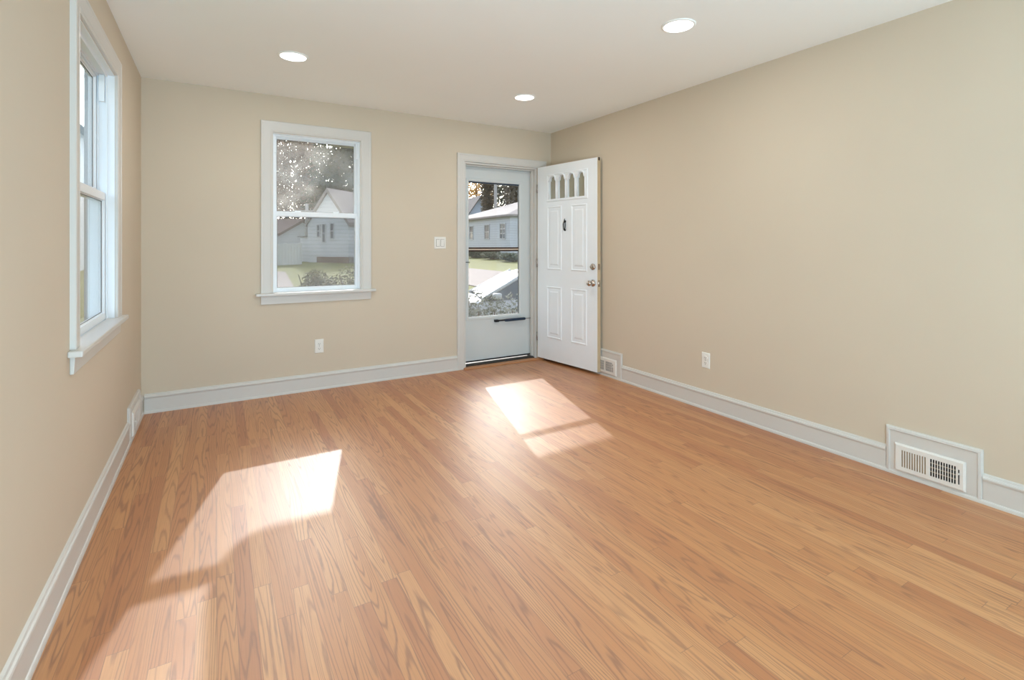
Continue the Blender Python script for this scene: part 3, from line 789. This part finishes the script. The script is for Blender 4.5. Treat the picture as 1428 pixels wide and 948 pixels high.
def drape(name, quad, material, label, cat, n=16, lift=0.02, thick=0.12):
    b = MB(); a = [Vector(q) for q in quad]
    top = {}; bot = {}
    for i in range(n + 1):
        for j in range(n + 1):
            s, t = i / n, j / n
            p = (a[0] * (1 - s) + a[1] * s) * (1 - t) + (a[3] * (1 - s) + a[2] * s) * t
            z = hz(p.x, p.y) + lift
            top[i, j] = b.bm.verts.new((p.x, p.y, z)); bot[i, j] = b.bm.verts.new((p.x, p.y, z - thick))
    for i in range(n):
        for j in range(n):
            b.bm.faces.new((top[i, j], top[i + 1, j], top[i + 1, j + 1], top[i, j + 1]))
            b.bm.faces.new((bot[i, j], bot[i, j + 1], bot[i + 1, j + 1], bot[i + 1, j]))
    for k in range(n):
        b.bm.faces.new((top[k, 0], bot[k, 0], bot[k + 1, 0], top[k + 1, 0])); b.bm.faces.new((top[k, n], top[k + 1, n], bot[k + 1, n], bot[k, n]))
        b.bm.faces.new((top[0, k], top[0, k + 1], bot[0, k + 1], bot[0, k])); b.bm.faces.new((top[n, k], bot[n, k], bot[n, k + 1], top[n, k + 1]))
    return tag(b.build(name, material), label, cat, kind='structure')
drape('driveway', [at(600, 26), at(600, 19.0), at(735, 14.2), at(735, 20.5)], M['drive'], 'pale pinkish driveway crossing behind the parked white car', 'driveway')
drape('footpath', [at(340, 23.0), at(398, 21.5), at(422, 13.0), at(340, 13.0)], M['drive'], 'pale pink path seen low through the smaller window', 'path')

b = MB(); cx0, cyf, chh, rad = 1.085, 6.27, 2.40, 0.22
pts = [(cx0, YB + WT)]
pts += [(cx0 + rad - rad * math.cos(t), cyf - rad + rad * math.sin(t)) for t in [k * PI / 16 for k in range(9)]]
pts += [(3.9, cyf), (3.9, YB + WT)]
b.prism([(x, y, chh) for x, y in pts], [(x, y, chh + 0.11) for x, y in pts])
tag(b.build('door_canopy', M['concrete']), 'pale porch canopy just showing at the top corner of the smaller window', 'canopy')
b = MB(); b.box(1.75, 3.6, YB + WT, YB + WT + 0.9, -0.8, -0.06, 0.01)
tag(b.build('front_step', M['concrete']), 'concrete step outside the glazed door', 'step', kind='structure')

# neighbour's wall beyond the left window
nb = thing('neighbour_house', 'pale blue-white sided house close outside the edge-on window', 'house', (-8.1, 20.5, -0.75))
b = MB(); b.box(-11.0, -5.2, 5.0, 36.0, -0.8, 6.2); b.build('wall', M['sid_near'], nb)
b = MB(); b.prism([(-11.4, 4.7, 6.15), (-4.8, 4.7, 6.15), (-8.1, 4.7, 8.4)], [(-11.4, 36.3, 6.15), (-4.8, 36.3, 6.15), (-8.1, 36.3, 8.4)]); b.build('roof', M['roof_grey'], nb)

def wallwin(root, A, B, n, s0, s1, z0, z1, grid=(1, 2), frame=0.06, shrink=True):
    """window on the wall from A to B (xy), s along it in metres, n outward"""
    A = Vector((A[0], A[1], 0)); B = Vector((B[0], B[1], 0)); e = (B - A).normalized(); n = Vector((n[0], n[1], 0)).normalized()
    xf = lambda s, z, h: tuple(A + e * s + n * h + Vector((0, 0, z)))
    b = MB(xf); b.frame(s0 - frame, s1 + frame, z0 - frame, z1 + frame, [(0, 0), (0, 0.05), (frame, 0.05), (frame, 0)])
    for i in range(1, grid[0]):
        c = s0 + (s1 - s0) * i / grid[0]; cell(b, c - 0.02, c + 0.02, 0.0, 0.045, z0, z1)
    for i in range(1, grid[1]):
        c = z0 + (z1 - z0) * i / grid[1]; cell(b, s0, s1, 0.0, 0.048, c - 0.025, c + 0.025)
    f = b.build('window', M['winframe'], root)
    b = MB(xf); cell(b, s0, s1, 0.002, 0.02, z0, z1); b.build('pane', M['winpane'], f)

# hip-roofed white house seen through the storm door
R0 = at(711.5, 32); L0 = at(630, 41.5)
E = (L0 - R0).normalized(); len1 = (L0 - R0).length
Nn = Vector((-E.y, E.x, 0))
if Nn.dot(Vector((SN, CS, 0))) < 0: Nn = -Nn        # away from the camera
ze, zb1, dep = 3.03, 0.0, 8.0
hA = thing('hip_roof_house', 'white sided house with pale hipped roof seen through the glazed door', 'house', (R0 + E * len1 / 2 + Nn * dep / 2) + Vector((0, 0, 0.5)))
q = [R0, L0, L0 + Nn * dep, R0 + Nn * dep]
up = lambda p, z: (p.x, p.y, z)
b = MB(); b.prism([up(p, zb1) for p in q], [up(p, ze) for p in q]); b.build('wall', M['sid_grey'], hA)
ov = 0.35
qo = [R0 - E * ov - Nn * ov, L0 + E * ov - Nn * ov, L0 + E * ov + Nn * (dep + ov), R0 - E * ov + Nn * (dep + ov)]
r1, r2 = L0 - E * 4.0 + Nn * 4.0, R0 + E * 4.0 + Nn * 4.0
b = MB(); bm = b.bm
low = [bm.verts.new(up(p, ze - 0.02)) for p in qo]; eav = [bm.verts.new(up(p, ze + 0.10)) for p in qo]
rg = [bm.verts.new(up(r2, 4.55)), bm.verts.new(up(r1, 4.55))]
bm.faces.new(low)
for i in range(4): bm.faces.new((low[i], low[(i + 1) % 4], eav[(i + 1) % 4], eav[i]))
bm.faces.new((eav[0], eav[1], rg[1], rg[0])); bm.faces.new((eav[1], eav[2], rg[1])); bm.faces.new((eav[2], eav[3], rg[0], rg[1])); bm.faces.new((eav[3], eav[0], rg[0]))
b.build('roof', M['roof_pink'], hA)
def s_of(u):                                       # distance from R0 along the front wall for image column u
    best = min(range(0, 1100), key=lambda k: abs(714 + F_PX * ((R0 + E * k * 0.01).x * CS - (R0 + E * k * 0.01).y * SN) / ((R0 + E * k * 0.01).x * SN + (R0 + E * k * 0.01).y * CS) - u))
    return best * 0.01
for ua, ub, g in ((698, 705, (2, 3)), (676.5, 682.5, (1, 2)), (655.5, 660, (1, 2))):
    s0, s1 = s_of(ub), s_of(ua)
    wallwin(hA, R0, L0, -Nn, s0, s1, 1.62, 2.55, g)
pc = R0 + E * 3.0 + Nn * 3.6
b = MB(); b.box(pc.x - 0.32, pc.x + 0.32, pc.y - 0.32, pc.y + 0.32, 3.6, 4.75, 0.02); b.box(pc.x - 0.38, pc.x + 0.38, pc.y - 0.38, pc.y + 0.38, 4.62, 4.75, 0.02)
ch = b.build('chimney', M['chim'], hA)
b = MB(); b.box(pc.x - 0.34, pc.x + 0.34, pc.y - 0.34, pc.y + 0.34, 5.02, 5.10, 0.02)
for sx in (-0.24, 0.24):
    for sy in (-0.24, 0.24): b.box(pc.x + sx - 0.03, pc.x + sx + 0.03, pc.y + sy - 0.03, pc.y + sy + 0.03, 4.75, 5.03)
b.build('chimney_cap', M['winframe'], ch)
# small porch on its right flank
p0 = R0 + Nn * 1.0 - E * 0.0
pq = [p0, p0 - E * 1.8, p0 - E * 1.8 + Nn * 4, p0 + Nn * 4]
b = MB(); b.prism([up(p, 2.45) for p in pq], [up(p, 2.65) for p in pq])
for p in (pq[1] + E * 0.1 + Nn * 0.1, pq[2] + E * 0.1 - Nn * 0.1): b.box(p.x - 0.07, p.x + 0.07, p.y - 0.07, p.y + 0.07, 0.2, 2.46)
b.build('side_porch', M['winframe'], hA)

# far gabled house on the rise
def gable_house(name, label, c, e, w, dep, zb, ze, zr, wallm, roofm, ov=0.4):
    c = Vector(c); e = Vector(e).normalized(); n = Vector((-e.y, e.x, 0))
    if n.dot(Vector((SN, CS, 0))) < 0: n = -n
    root = thing(name, label, 'house', (c.x, c.y, zb))
    ring = lambda k: [up(c + e * (-w / 2) + n * k, zb), up(c + e * (w / 2) + n * k, zb), up(c + e * (w / 2) + n * k, ze), up(c + n * k, zr), up(c + e * (-w / 2) + n * k, ze)]
    b = MB(); b.prism(ring(0), ring(dep)); b.build('wall', wallm, root)
    sl = (zr - ze) / (w / 2); t = 0.22
    def rr(k): return [up(c + e * (-w / 2 - ov) + n * k, ze - sl * ov + 0.02), up(c + n * k, zr + 0.02), up(c + e * (w / 2 + ov) + n * k, ze - sl * ov + 0.02), up(c + e * (w / 2 + ov) + n * k, ze - sl * ov + t), up(c + n * k, zr + t + 0.05), up(c + e * (-w / 2 - ov) + n * k, ze - sl * ov + t)]
    b = MB(); b.prism(rr(-ov), rr(dep + ov)); b.build('roof', roofm, root)
    return root, c, e, n
rt = Vector((CS, -SN, 0)); fw = Vector((SN, CS, 0))
hB, c, e, n = gable_house('gabled_house', 'bluish gabled house far off beyond the hipped roof', at(669, 80), rt * 0.93 + fw * 0.37, 3.6, 9, 1.5, zof(297, 80), zof(275, 80), M['sid_blue'], M['roof_grey'], 0.8)
wallwin(hB, c - e * 2.1, c + e * 2.1, -n, 2.3, 3.0, zof(296, 80), zof(290, 80), (1, 1), 0.1)

# white gabled house seen through the smaller window, its long roof running off behind the frame
D2 = 27.0
c2 = at(457, D2)
hC, c, e, n = gable_house('white_gabled_house', 'white sided house with pointed gable seen through the smaller window', c2, rt * 0.96 - fw * 0.28, 2.55, 7, 0.55, zof(313, D2), zof(269, D2), M['sid_white'], M['roof_pink'], 0.10)
for ua, ub, v0, v1 in ((442.5, 446, 314, 330), (451, 455, 313, 337), (464, 468.5, 312, 332)):
    s0 = (ua - 426) * D2 / F_PX; s1 = (ub - 426) * D2 / F_PX
    wallwin(hC, c - e * 1.275, c + e * 1.275, -n, s0, s1, zof(v1, D2), zof(v0, D2), (1, 2), 0.04)
b = MB(); A0, A1 = c - e * 0.68, c + e * 1.275
b.prism([up(A0 - n * 0.03, -0.2), up(A1 - n * 0.03, -0.2), up(A1 + n * 0.5, -0.2), up(A0 + n * 0.5, -0.2)], [up(A0 - n * 0.03, zof(358, D2)), up(A1 - n * 0.03, zof(358, D2)), up(A1 + n * 0.5, zof(358, D2)), up(A0 + n * 0.5, zof(358, D2))])
b.build('foundation', M['brick'], hC)
A0, A1 = c - e * 1.275, c + e * 1.275
b = MB(); b.prism([up(A0 + n * 0.05, -0.2), up(A1 + n * 0.05, -0.2), up(A1 + n * 6.9, -0.2), up(A0 + n * 6.9, -0.2)], [up(A0 + n * 0.05, 0.56), up(A1 + n * 0.05, 0.56), up(A1 + n * 6.9, 0.56), up(A0 + n * 6.9, 0.56)])
b.build('lower_wall', M['sid_white'], hC)
# main body with the ridge running to the side
m0 = c + e * 1.2 + n * 1.0; zr2, ze2 = zof(269, D2), 2.3
b = MB()
ringm = lambda k: [up(m0 + e * k, -0.2), up(m0 + e * k + n * 6.0, -0.2), up(m0 + e * k + n * 6.0, ze2), up(m0 + e * k + n * 3.0, zr2), up(m0 + e * k, ze2)]
b.prism(ringm(0), ringm(2.0)); b.build('main_wall', M['sid_white'], hC)
ringr = lambda k: [up(m0 + e * k - n * 0.3, ze2 - 0.16), up(m0 + e * k + n * 3.0, zr2 + 0.02), up(m0 + e * k + n * 6.3, ze2 - 0.16), up(m0 + e * k + n * 6.3, ze2 + 0.02), up(m0 + e * k + n * 3.0, zr2 + 0.2), up(m0 + e * k - n * 0.3, ze2 + 0.02)]
b = MB(); b.prism(ringr(-0.1), ringr(2.3)); b.build('main_roof', M['roof_pink'], hC)
# its low side wing
w0 = c - e * 1.27 + n * 0.3
wq = [w0, w0 - e * 0.75, w0 - e * 0.75 + n * 4, w0 + n * 4]
b = MB(); b.prism([up(p, -0.2) for p in wq], [up(p, zof(330, D2)) for p in wq]); b.build('side_wing', M['sid_white'], hC)
wp = [w0 - n * 0.1, w0 - e * 0.85 - n * 0.1, w0 - e * 0.85 + n * 4.1, w0 + n * 4.1]
b = MB(); b.prism([up(p, zof(330, D2)) for p in wp], [up(p, zof(328.8, D2)) for p in wp]); b.build('wing_roof', M['roof_grey'], hC)

# brown-roofed house further off
hD, c, e, n = gable_house('brown_roofed_house', 'low house with reddish brown roof left of the white gable', at(421, 44), fw * 0.97 + rt * 0.15, 7, 11, 0.6, zof(328, 41), zof(309, 44), M['sid_white'], M['roof_brown'], 0.3)
# turn its long side to the street
b = None

# fence of upright white boards
fn = thing('board_fence', 'pale board fence standing left of the white gabled house', 'fence', at(398, 25.2, 0.0))
fa, fb_ = at(372, 25.0), at(421, 26.0); fe = (fb_ - fa).normalized(); fl = (fb_ - fa).length; fnn = Vector((-fe.y, fe.x, 0))
b = MB(lambda s, z, h: tuple(fa + fe * s + fnn * h + Vector((0, 0, z))))
k = 0.0
while k < fl - 0.02:
    cell(b, k, min(k + 0.135, fl), -0.012, 0.012, 0.05, zof(339.5, 25.3)); k += 0.145
b.build('board_panel', M['fence'], fn)
b = MB(lambda s, z, h: tuple(fa + fe * s + fnn * h + Vector((0, 0, z))))
for z in (0.35, 1.0): cell(b, 0, fl, 0.012, 0.05, z, z + 0.09)
b.build('rail', M['fence'], fn)
k = 0.0
for k in (0.02, fl / 2, fl - 0.12):
    b = MB(lambda s, z, h: tuple(fa + fe * s + fnn * h + Vector((0, 0, z)))); cell(b, k, k + 0.1, 0.05, 0.15, -0.2, zof(338.5, 25.3)); b.build('post', M['fence'], fn)

# utility poles
def pole(u, d, vt, label):
    p = at(u, d); root = thing('utility_pole', label, 'utility pole', (p.x, p.y, hz(p.x, p.y)))
    b = MB(); b.tube([(p.x, p.y, hz(p.x, p.y) - 0.2), (p.x, p.y, zof(vt, d))], [0.17, 0.12], 12); b.build('post', M['pole'], root, True)
    zt = zof(vt, d) - 0.6
    b = MB(); c0 = Vector((p.x, p.y, zt)); b.hexa([tuple(c0 + rt * s * 1.1 + fw * h * 0.06 + Vector((0, 0, z * 0.06))) for z in (-1, 1) for s, h in ((-1, -3), (1, -3), (1, -1), (-1, -1))]); b.build('crossarm', M['pole'], root)
pole(691, 43, 235, 'pale utility pole rising behind the hipped roof')
pole(428, 40, 284, 'thin pale utility pole behind the white gabled house')

# ------------------------------------------------------------------ parked car
def car(loc, heading):
    root = thing('car', 'white car parked beyond the grey-green hedge outside the door', 'car', loc)
    root.rotation_euler = (0, 0, heading)
    def part(bld, name, m, smooth=False, parent=root):
        o = bld.build(name, m, None, smooth); o.parent = parent; return o
    # body: cross-sections along the length
    st = [(-2.20, 0.45, 0.72, 0.70), (-2.12, 0.34, 0.94, 0.80), (-1.5, 0.26, 1.02, 0.87), (-0.6, 0.22, 0.98, 0.89), (0.5, 0.22, 0.95, 0.89), (1.1, 0.24, 0.92, 0.88), (1.7, 0.28, 0.84, 0.84), (2.08, 0.34, 0.72, 0.74), (2.2, 0.42, 0.60, 0.60)]
    b = MB(); R = []
    for x, zl, zt, w in st:
        R.append([(x, -w * 0.92, zl), (x, -w, zl + 0.12), (x, -w, (zl + zt) / 2 + 0.08), (x, -w * 0.95, zt - 0.05), (x, -w * 0.85, zt), (x, 0, zt + 0.035), (x, w * 0.85, zt), (x, w * 0.95, zt - 0.05), (x, w, (zl + zt) / 2 + 0.08), (x, w, zl + 0.12), (x, w * 0.92, zl)])
    b.rings(R); part(b, 'body', M['carpaint'], True)
    def gh(x0, x1, x2, x3, zt, wb, wt, zb):        # greenhouse corners
        return [(x0, -wb, zb), (x0, wb, zb), (x3, wb, zb), (x3, -wb, zb)], [(x1, -wt, zt), (x1, wt, zt), (x2, wt, zt), (x2, -wt, zt)]
    lo, hi = gh(-1.62, -0.95, 0.28, 1.12, 1.38, 0.80, 0.60, 0.93)
    b = MB(); b.prism(lo, hi); part(b, 'window_band', M['carglass'])
    b = MB(); rr = []
    for x, w, z in ((-1.02, 0.56, 1.365), (-0.9, 0.62, 1.40), (-0.4, 0.64, 1.43), (0.1, 0.63, 1.425), (0.3, 0.58, 1.385)):
        rr.append([(x, -w, z - 0.035), (x, -w * 0.9, z), (x, 0, z + 0.02), (x, w * 0.9, z), (x, w, z - 0.035), (x, 0, z - 0.05)])
    b.rings(rr); part(b, 'roof', M['carpaint'], True)
    for sg in (-1, 1):
        b = MB()
        b.tube([(1.14, sg * 0.80, 0.93), (0.30, sg * 0.605, 1.385)], 0.035, 8); part(b, 'pillar', M['carpaint'], True)
        b = MB(); b.tube([(-1.64, sg * 0.80, 0.95), (-0.96, sg * 0.605, 1.375)], 0.05, 8); part(b, 'pillar', M['carpaint'], True)
        b = MB(); b.tube([(-0.25, sg * 0.80, 0.93), (-0.25, sg * 0.61, 1.39)], 0.035, 8); part(b, 'pillar', M['carpaint'], True)
        b = MB(); b.box(0.80, 0.96, sg * 0.90 - 0.07, sg * 0.90 + 0.07, 0.95, 1.06, 0.03); part(b, 'mirror', M['carpaint'], True)
        b = MB(); b.box(1.98, 2.14, sg * 0.58 - 0.16, sg * 0.58 + 0.14, 0.58, 0.68, 0.03); part(b, 'headlight', M['lens'])
        for x in (-1.35, 1.38):
            b = MB(); b.lathe((x, sg * 0.70, 0.32), (0, sg, 0), [(0, 0.30), (0.02, 0.32), (0.17, 0.32), (0.19, 0.30), (0.19, 0.2)], 28); wh = part(b, 'wheel', M['tyre'], True)
            b = MB(); b.lathe((x, sg * 0.885, 0.32), (0, sg, 0), [(0, 0.2), (0.01, 0.2), (0.015, 0.12), (0.012, 0.0)], 20); h = part(b, 'hubcap', M['steel'], True, wh)
    # windshield in its own glass
    b = MB(); b.hexa([(1.10, -0.74, 0.955), (1.10, 0.74, 0.955), (0.34, 0.56, 1.365), (0.34, -0.56, 1.365), (1.125, -0.74, 0.965), (1.125, 0.74, 0.965), (0.365, 0.56, 1.375), (0.365, -0.56, 1.375)]); part(b, 'windshield', M['windscreen'])
    b = MB()
    for y in (-0.55, 0.05): b.tube([(1.14, y, 0.965), (0.93, y + 0.42, 1.085)], 0.008, 6)
    part(b, 'wiper', M['black'])
    return root
pc = at(742, 9.9)
hd = (-rt * 0.975 - fw * 0.22).normalized()
car((pc.x, pc.y, hz(pc.x, pc.y)), math.atan2(hd.y, hd.x))

# ------------------------------------------------------------------ plants
def leaf_cloud(blobs, n, size, rnd):
    b = MB(); bm = b.bm
    tot = sum(r[0] * r[1] * r[2] for _, r in blobs)
    for c, r in blobs:
        for _ in range(int(n * r[0] * r[1] * r[2] / tot) + 1):
            while True:
                p = Vector((rnd.uniform(-1, 1), rnd.uniform(-1, 1), rnd.uniform(-1, 1)))
                if 0.12 < p.length < 1: break
            p = p * (0.55 + 0.45 * rnd.random()) if p.length < 0.6 else p
            q = Vector(c) + Vector((p.x * r[0], p.y * r[1], p.z * r[2]))
            u = Vector((rnd.gauss(0, 1), rnd.gauss(0, 1), rnd.gauss(0, 1))).normalized(); w = u.orthogonal().normalized()
            s = size * rnd.uniform(0.6, 1.4)
            vs = [bm.verts.new(q + u * s), bm.verts.new(q + w * s * 0.55 + u * s * 0.1), bm.verts.new(q - u * s), bm.verts.new(q - w * s * 0.55 + u * s * 0.1)]
            bm.faces.new(vs)
    return b
def tree(name, label, u, d, h, spread, lm, n=2600, size=0.17, seed=1, low=0.25, group=None, trunk=0.2):
    rnd = random.Random(seed)
    p = at(u, d); g = hz(p.x, p.y)
    root = thing(name, label, 'tree', (p.x, p.y, g), group)
    b = MB()
    b.tube([(p.x, p.y, g - 0.3), (p.x + 0.1, p.y, g + h * 0.35), (p.x - 0.1, p.y + 0.1, g + h * 0.65), (p.x, p.y, g + h * 0.9)], [trunk, trunk * 0.75, trunk * 0.4, trunk * 0.12], 9)
    blobs = []
    for k in range(9):
        a = k * 2.4 + rnd.random(); f = low + (0.92 - low) * (k + 0.5) / 9
        rr = spread * (1.0 - 0.6 * abs(f - 0.5)) * 0.55
        ctr = Vector((p.x + math.cos(a) * rr, p.y + math.sin(a) * rr, g + h * f))
        b.tube([(p.x, p.y, g + h * f * 0.75), tuple((Vector((p.x, p.y, g + h * f * 0.85)) + ctr) / 2), tuple(ctr)], [trunk * 0.3, trunk * 0.2, trunk * 0.07], 6)
        blobs.append((ctr, (spread * 0.55, spread * 0.55, h * 0.17)))
    b.build('trunk', M['bark'], root, True)
    leaf_cloud(blobs, n, size, rnd).build('crown', lm, root)
    return root
G = 'trees behind the houses'
tree('broad_tree', 'reddish brown autumn tree filling the upper glass of the smaller window', 398, 52, 12.5, 3.2, M['lf_brown'], 6080, 0.20, 1, group=G)
tree('broad_tree', 'greyish brown tree in the middle of the upper window glass', 436, 66, 15.5, 3.2, M['lf_olive'], 5320, 0.20, 2, group=G)
tree('broad_tree', 'dark green tree standing above the white gable and its ridge', 474, 46, 11.8, 3.2, M['lf_green'], 6840, 0.20, 3, group=G)
tree('broad_tree', 'olive tree at the far end of the roof ridge in the window', 508, 55, 13.5, 3.2, M['lf_olive'], 5320, 0.20, 4, group=G)
tree('broad_tree', 'brown tree at the outer edge of the smaller window glass', 368, 60, 14.0, 3.2, M['lf_brown'], 5320, 0.20, 5, group=G)
tree('autumn_tree', 'golden autumn tree behind the bluish gabled house', 665, 95, 13.0, 5.0, M['lf_gold'], 4600, 0.26, 6, group=G, trunk=0.3)
tree('broad_tree', 'dark evergreen tree behind the chimney of the hipped roof', 716, 66, 11.5, 3.2, M['lf_green'], 7980, 0.21, 7, 0.12, group=G)
tree('broad_tree', 'dark olive tree right beside the pale utility pole in the door glass', 735, 55, 11.2, 3.0, M['lf_olive'], 6840, 0.21, 8, 0.12, group=G)
tree('broad_tree', 'dark tree between the bluish gabled house and the utility pole', 684, 72, 11.0, 1.4, M['lf_olive'], 4940, 0.21, 9, 0.1, group=G)

def shrub(label, u, d, w, top, lm, n, size, seed, group, name='shrub'):
    rnd = random.Random(seed); p = at(u, d); g = hz(p.x, p.y); h = top - g
    root = thing(name, label, 'shrub', (p.x, p.y, g), group)
    b = MB()
    for k in range(6):
        a = k * 1.05 + rnd.random(); b.tube([(p.x + 0.05 * math.cos(a), p.y + 0.05 * math.sin(a), g - 0.05), (p.x + w * 0.25 * math.cos(a), p.y + w * 0.25 * math.sin(a), g + h * 0.5), (p.x + w * 0.45 * math.cos(a), p.y + w * 0.45 * math.sin(a), g + h * 0.85)], [0.02, 0.014, 0.005], 6)
    b.build('stems', M['bark'], root)
    blobs = [(Vector((p.x + rnd.uniform(-0.3, 0.3) * w, p.y + rnd.uniform(-0.3, 0.3) * w, g + h * (0.25 + 0.5 * rnd.random()))), (w * 0.45, w * 0.45, h * 0.3)) for _ in range(6)]
    blobs = [(c, (r[0], r[1], min(r[2], top - c.z))) for c, r in blobs]
    leaf_cloud(blobs, n, size, rnd).build('foliage', lm, root)
    return root
GW = 'olive shrubs below the smaller window'
shrub('olive brown shrub below the brick foundation in the window', 456, 8.6, 0.72, 0.80, M['lf_shrub'], 3400, 0.026, 14, GW)
shrub('olive brown shrub at the far lower corner of the window glass', 497, 10.6, 0.8, 0.80, M['lf_shrub'], 3400, 0.026, 15, GW)
shrub('low olive shrub beside the pale pink path', 430, 12.6, 0.6, 0.62, M['lf_shrub'], 2600, 0.026, 16, GW)
GL = 'shrubs along the wall of the hipped house'
shrub('round green shrub against the hipped house, latch side of the glass', 662, 31.0, 1.0, 0.95, M['lf_hedge'], 1600, 0.08, 17, GL)
shrub('pale green shrub in the middle against the hipped house', 686, 29.5, 1.1, 0.95, M['lf_hedge'], 1600, 0.08, 18, GL)
shrub('grey-green shrub against the hipped house, hinge side of the glass', 712, 28.0, 1.1, 0.90, M['lf_hedge'], 1600, 0.08, 19, GL)

rnd = random.Random(31)
p = at(690, 6.35); g = hz(p.x, p.y)
hr = thing('hedge', 'grey-green leafy hedge filling the bottom of the storm door glass', 'hedge', (p.x, p.y, g))
b = MB()
for k in range(9):
    q = at(690, 6.35) + rt * (k - 4) * 0.28
    b.tube([(q.x, q.y, g - 0.05), (q.x + rnd.uniform(-0.08, 0.08), q.y, g + 0.6), (q.x + rnd.uniform(-0.15, 0.15), q.y + rnd.uniform(-0.1, 0.1), g + 1.15)], [0.02, 0.014, 0.006], 6)
b.build('stems', M['bark'], hr)
blobs = []
for k in range(11):
    for zf in (0.30, 0.68, 1.08):
        q = at(690, 6.35) + rt * ((k - 5) * 0.24 + rnd.uniform(-0.06, 0.06)) + fw * rnd.uniform(-0.08, 0.08)
        blobs.append((Vector((q.x, q.y, g + zf + rnd.uniform(-0.05, 0.05))), (0.27, 0.27, 0.27)))
leaf_cloud(blobs, 13000, 0.022, rnd).build('foliage', M['lf_grey'], hr)
